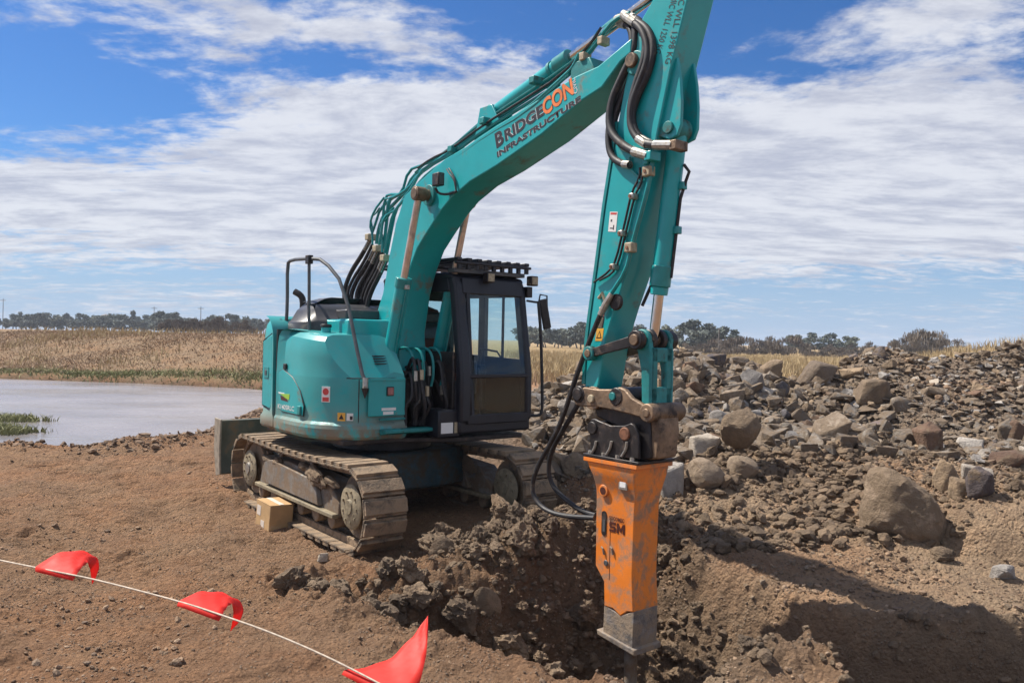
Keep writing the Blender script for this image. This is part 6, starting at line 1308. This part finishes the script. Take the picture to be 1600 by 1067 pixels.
# brown grass on the bank beyond the pond
def bankw(x, y):
    a = x / y; s = inpoly_dist(x, y, POND)
    return sstep(-.02, -.08, a) * (s < -.6) * (.3 + .7 * sstep(-.5, .3, fbm(x * .2, y * .2, 3, 6)))
P = field(80000, 3, -52, -2, 31, 64, bankw); blades('bank_grass', P, ground(P[:, 0], P[:, 1], False), .16, .045, M['bankgrass'], 1.1, 4)
P = field(6000, 33, -62, -2, 40, 64, lambda x, y: bankw(x, y) * sstep(.52, .7, fbm(x * .25, y * .25, 3, 61) * .5 + .5)); blades('straw_tufts', P, ground(P[:, 0], P[:, 1], False), .5, .05, M['straw'], .35, 6)
P = field(9000, 4, -52, -6, 30, 48, lambda x, y: np.exp(-((inpoly_dist(x, y, POND) + 1.3) / .9) ** 2) * (y > 30) * (.25 + .75 * sstep(-.2, .4, fbm(x * .3, y * .3, 2, 26))))
blades('green_shore_grass', P, ground(P[:, 0], P[:, 1], False), .20, .05, M['green_grass'], .6, 7)
# green weeds standing in the near shallow water
P = field(9000, 5, -18, -10.0, 17.5, 25, lambda x, y: np.clip(sstep(1.15, .55, np.hypot((x + 13.4) / 2.6, (y - 19.0) / 1.0) + .45 * fbm(x * .9, y * .9, 3, 2)) + .6 * sstep(1.1, .6, np.hypot((x + 14.8) / 2.2, (y - 21.4) / .8) + .4 * fbm(x * .8, y * .8, 3, 12)), 0, 1))
blades('water_weeds', P, np.full(len(P), WATER_Z), .20, .035, M['green_grass'], .55, 8)

def crown_mesh(name, seed, material, w, h, n, leaf, lobes=9, base=.25, twiggy=False):
    """many small leaf clumps through an uneven crown; trunk returned separately"""
    r = np.random.default_rng(seed); L = []
    for i in range(lobes):
        a = r.uniform(0, 6.28); rr = w * .36 * math.sqrt(r.random()); z = h * r.uniform(base + .12, .86)
        k = 1 - abs(z / h - .55) * .9
        L.append((rr * math.cos(a), rr * math.sin(a), z, w * r.uniform(.16, .27) * k, h * r.uniform(.09, .17)))
    L.append((0, 0, h * .86, w * .16, h * .14))
    L = np.array(L); pick = r.integers(0, len(L), n); d = r.normal(size=(n, 3)); d /= np.linalg.norm(d, axis=1)[:, None]
    rad = r.random(n) ** (.45 if not twiggy else .7)
    c = L[pick, :3] + d * rad[:, None] * L[pick, 3:4] * np.array([1, 1, 0]) + np.stack([0 * rad, 0 * rad, d[:, 2] * rad * L[pick, 4]], -1)
    s = leaf * r.uniform(.6, 1.4, n)
    u = r.normal(size=(n, 3)); u /= np.linalg.norm(u, axis=1)[:, None]; q = r.normal(size=(n, 3)); q -= (q * u).sum(1)[:, None] * u; q /= np.linalg.norm(q, axis=1)[:, None]
    if twiggy: u = u * .3 + np.array([0, 0, 1.0]); q = q * .35
    V = np.stack([c - u * s[:, None] * .5 - q * s[:, None] * .25, c - u * s[:, None] * .5 + q * s[:, None] * .3, c + u * s[:, None] * .6 + q * s[:, None] * .25, c + u * s[:, None] * .45 - q * s[:, None] * .35], 1).reshape(-1, 3)
    F = (np.arange(n) * 4)[:, None] + np.array([[0, 1, 2, 3]])
    tone = np.repeat(np.clip(.5 + .3 * r.normal(size=n) * .6 + .3 * (r.random(len(L))[pick] - .5) * 2, 0, 1), 4)
    return np_mesh(name, V, F, material, False, tone), L
def trunk_mesh(name, seed, L, h, r0, many=False):
    r = np.random.default_rng(seed); b = MB()
    if many:
        for i in range(6):
            e = L[int(r.integers(0, len(L)))]; b.tube([(r.uniform(-.3, .3), r.uniform(-.3, .3), -.2), (e[0] * .5, e[1] * .5, e[2] * .6), tuple(e[:3])], [r0 * .5, r0 * .35, .02], 5)
    else:
        b.tube([(0, 0, -.2), (.1, 0, h * .25), (-.05, .08, h * .5), (0, 0, h * .8)], [r0, r0 * .8, r0 * .55, r0 * .15], 7)
        for e in L[:6]: b.tube([(0, 0, h * r.uniform(.25, .5)), (e[0] * .6, e[1] * .6, e[2] * .8), tuple(e[:3])], [r0 * .45, r0 * .3, .03], 5)
    bmesh.ops.recalc_face_normals(b.bm, faces=b.bm.faces); me = bpy.data.meshes.new(name); b.bm.to_mesh(me); b.bm.free(); me.materials.append(M['bark']); return me
TK = {}
def tree_kind(k):
    if k in TK: return TK[k]
    typ, i = k
    spec = {'gum': ('leaf', 1.1, 1, 1700, .075, 13, .18, False), 'dark': ('leaf_dark', 1.15, 1, 1800, .075, 14, .10, False),
            'tall': ('leaf_dark', .55, 1, 900, .075, 8, .2, False), 'scrub': ('scrub', 1.5, 1, 1600, .11, 11, .05, True), 'bigbush': ('scrub', 1.5, 1, 3200, .085, 14, .02, True)}[typ]
    cm, L = crown_mesh('crown', hash_seed(typ) + i, M[spec[0]], spec[1], spec[2], spec[3], spec[4], spec[5], spec[6], spec[7])
    tm = trunk_mesh('trunk', i, L, 1, .03 if typ != 'scrub' else .02, typ in ('scrub', 'bigbush'))
    TK[k] = (cm, tm); return TK[k]
def hash_seed(s): return sum(ord(c) * (i + 1) for i, c in enumerate(s))
def plant(typ, x, y, h, name, label, cat, group=None, wide=1.):
    root = empty(name, (x, y, float(ground(np.array([x]), np.array([y]), False)[0]) - .1), rng.uniform(0, 6.28)); root.scale = (h * wide, h * wide, h)
    cm, tm = tree_kind((typ, int(rng.integers(0, 4)) if typ != 'bigbush' else 0)); link('crown', cm, root); link('trunk', tm, root)
    return tag(root, label, cat, group)
def far(px, D): return (px - 800) / 1269.6 * D, D
# tree belt on the far left, above the bank
i = 0
for px in np.concatenate([np.arange(-60, 420, 8.5)]):
    D = rng.uniform(300, 360); x, y = far(px + rng.uniform(-4, 4), D); hpx = rng.choice([17, 20, 24, 27]) + (6 if 180 < px < 300 and rng.random() < .6 else 0)
    plant(['gum', 'dark', 'dark', 'tall'][i % 4], x, y, hpx * D / 1269.6 + .3, 'distant_tree', ('low ' if hpx < 19 else ('tall ' if hpx > 25 else 'middling ')) + ['grey green spreading', 'dark rounded', 'dark broad', 'dark narrow'][i % 4] + ' tree in the ' + ('left end' if px < 90 else ('middle' if px < 240 else 'right end')) + ' of the belt beyond the pond', 'tree', 'trees in the belt beyond the pond', 1.25); i += 1
for px, hp, lab in ((250, 34, 'broad dark tree standing clear of the belt, left of the tower'), (273, 33, 'rounded dark tree next right of the broad one'), (333, 30, 'taller slim tree left of the pair near the machine'), (357, 33, 'pointed tree of the pair just left of the machine'), (385, 24, 'low rounded tree nearest the machine counterweight')):
    x, y = far(px, 270); plant('dark', x, y, hp * 270 / 1269.6, 'distant_tree', lab, 'tree', None, 1.1)
for px in (262, 283, 305, 322, 345, 368, 384, 300, 338):
    x, y = far(px, 150 + rng.uniform(-12, 12)); plant('scrub', x, y, 3.0 + rng.uniform(-.6, .5), 'bush', 'grey brown leafless bush on top of the bank beyond the pond', 'bush', 'grey bushes on top of the bank', 1.3)
# trees and scrub across the plain on the right
for px in np.arange(826, 1000, 13):
    x, y = far(px, rng.uniform(210, 240)); plant(['dark', 'gum', 'tall'][i % 3], x, y, rng.uniform(4.6, 6.4), 'distant_tree', 'distant dark tree in the row between cab and arm', 'tree', 'trees between cab and arm', 1.3); i += 1
for px, hp, D, typ, wd, lab in ((908, 44, 190, 'dark', 1.1, 'dark spreading tree directly left of the arm'), (855, 34, 205, 'tall', 1.2, 'slim open tree just right of the cab handrail'), (872, 30, 205, 'tall', 1.2, 'second slim tree right of the cab handrail'),
        (1000, 42, 190, 'dark', 1.2, 'dark tree seen between arm and bucket cylinder'), (1040, 42, 185, 'gum', 1.2, 'grey green tree right of the bucket cylinder rod'), (1083, 52, 180, 'dark', 1.25, 'largest dark round tree, right of the linkage'), (1130, 42, 185, 'dark', 1.15, 'dark tree with a pole in front of it'),
        (1100, 40, 188, 'gum', 1.2, 'grey green tree half behind the largest dark tree'), (1268, 34, 200, 'dark', 1.2, 'dark tree in the middle of the right scrub line'), (1300, 34, 200, 'dark', 1.2, 'dark tree right of the middle of the scrub line'), (1322, 30, 200, 'gum', 1.2, 'smaller tree beside the thin gap in the scrub line'), (1247, 30, 205, 'gum', 1.2, 'olive tree left of the two dark trees')):
    x, y = far(px, D); plant(typ, x, y, hp * D / 1269.6, 'distant_tree', lab, 'tree', None, wd)
for px in np.arange(1075, 1600, 14):
    D = rng.uniform(135, 175); x, y = far(px + rng.uniform(-5, 5), D)
    hpx = 30 if 1140 < px < 1250 else (21 if px < 1140 or px < 1385 else 28)
    if px > 1500: hpx = 18
    plant('scrub', x, y, (hpx + rng.uniform(-6, 5)) * D / 1269.6 * .95, 'bush', 'grey brown leafless bush in the far scrub line, ' + ('right beside the arm' if px < 1150 else ('left of the flat slab rocks' if px < 1260 else ('behind the white marker post' if px < 1400 else 'around the big bare bush' if px < 1500 else 'by the far brown mound'))), 'bush', 'scrub line across the field', 1.25)
for px, hp, wd, lab in ((1440, 50, 1.05, 'big bare grey bush, the tallest thing right of the rock piles'), (1412, 36, 1.0, 'bare grey bush leaning against the left side of the biggest one'), (1474, 38, 1.0, 'bare grey bush at the right side of the biggest one')):
    x, y = far(px, 125); plant('bigbush', x, y, hp * 125 / 1269.6 * 1.05, 'bush', lab, 'bush', None, wd)
# poles
def utility_pole(px, D, h, lab, arm=True):
    x, y = far(px, D); root = empty('utility_pole', (x, y, float(ground(np.array([x]), np.array([y]), False)[0])))
    MB().cyl((0, 0, -.3), (0, 0, h), .16, .11, 8).build('post', M['pole'], root)
    if arm: MB().box(-1.1, 1.1, -.08, .08, h - .8, h - .62).build('cross_arm', M['pole'], root, .01)
    tag(root, lab, 'utility pole')
utility_pole(1123, 160, 5.2, 'thin pole standing in front of the dark trees right of the arm', False)
utility_pole(313, 290, 9.6, 'tall thin pole with cross arm above the tree belt left of the machine')
utility_pole(240, 320, 10.2, 'thin pole rising behind the belt left of the broad dark tree')
utility_pole(4, 330, 12.5, 'pale mast at the far left border above the trees')
x, y = far(1371, 60); mk = empty('marker_post', (x, y, gz(x, y)))
MB().cyl((0, 0, -.1), (0, 0, 1.0), .045, .045, 8).build('post', M['white'], mk); MB().cyl((0, 0, 1.0), (0, 0, 1.06), .06, .03, 8).build('cap', M['white'], mk)
tag(mk, 'small white marker post in the dry grass behind the rock piles', 'post')
# round topped water tower behind the trees on the left
x, y = far(165, 420); wt = empty('water_tower', (x, y, 1.9))
b = MB()
for a in range(6): b.cyl((1.6 * math.cos(a * 1.047), 1.6 * math.sin(a * 1.047), 0), (1.3 * math.cos(a * 1.047), 1.3 * math.sin(a * 1.047), 6.4), .14, .14, 5)
b.build('legs', M['pole'], wt); MB().tube([(0, 0, 6.3), (0, 0, 6.5), (0, 0, 7.6), (0, 0, 8.4), (0, 0, 9)], [2, 2.9, 3.0, 2.2, .2], 16).build('tank', M['pole'], wt)
tag(wt, 'little mushroom shaped tower top above the tree belt on the left', 'tower')
# ---------------------------------------------------------------- the air: far things fade a little
hzb = MB().box(-900, 900, -70, 1700, -3.0, 20)
hm = bpy.data.materials.new('haze_air'); hm.use_nodes = True; hn = hm.node_tree; hn.nodes.clear()
pv = hn.nodes.new('ShaderNodeVolumePrincipled'); pv.inputs['Color'].default_value = (.80, .88, 1, 1); pv.inputs['Density'].default_value = .0004
ho = hn.nodes.new('ShaderNodeOutputMaterial'); hn.links.new(pv.outputs[0], ho.inputs['Volume'])
tag(hzb.build('haze', hm, smooth=False), kind='stuff')
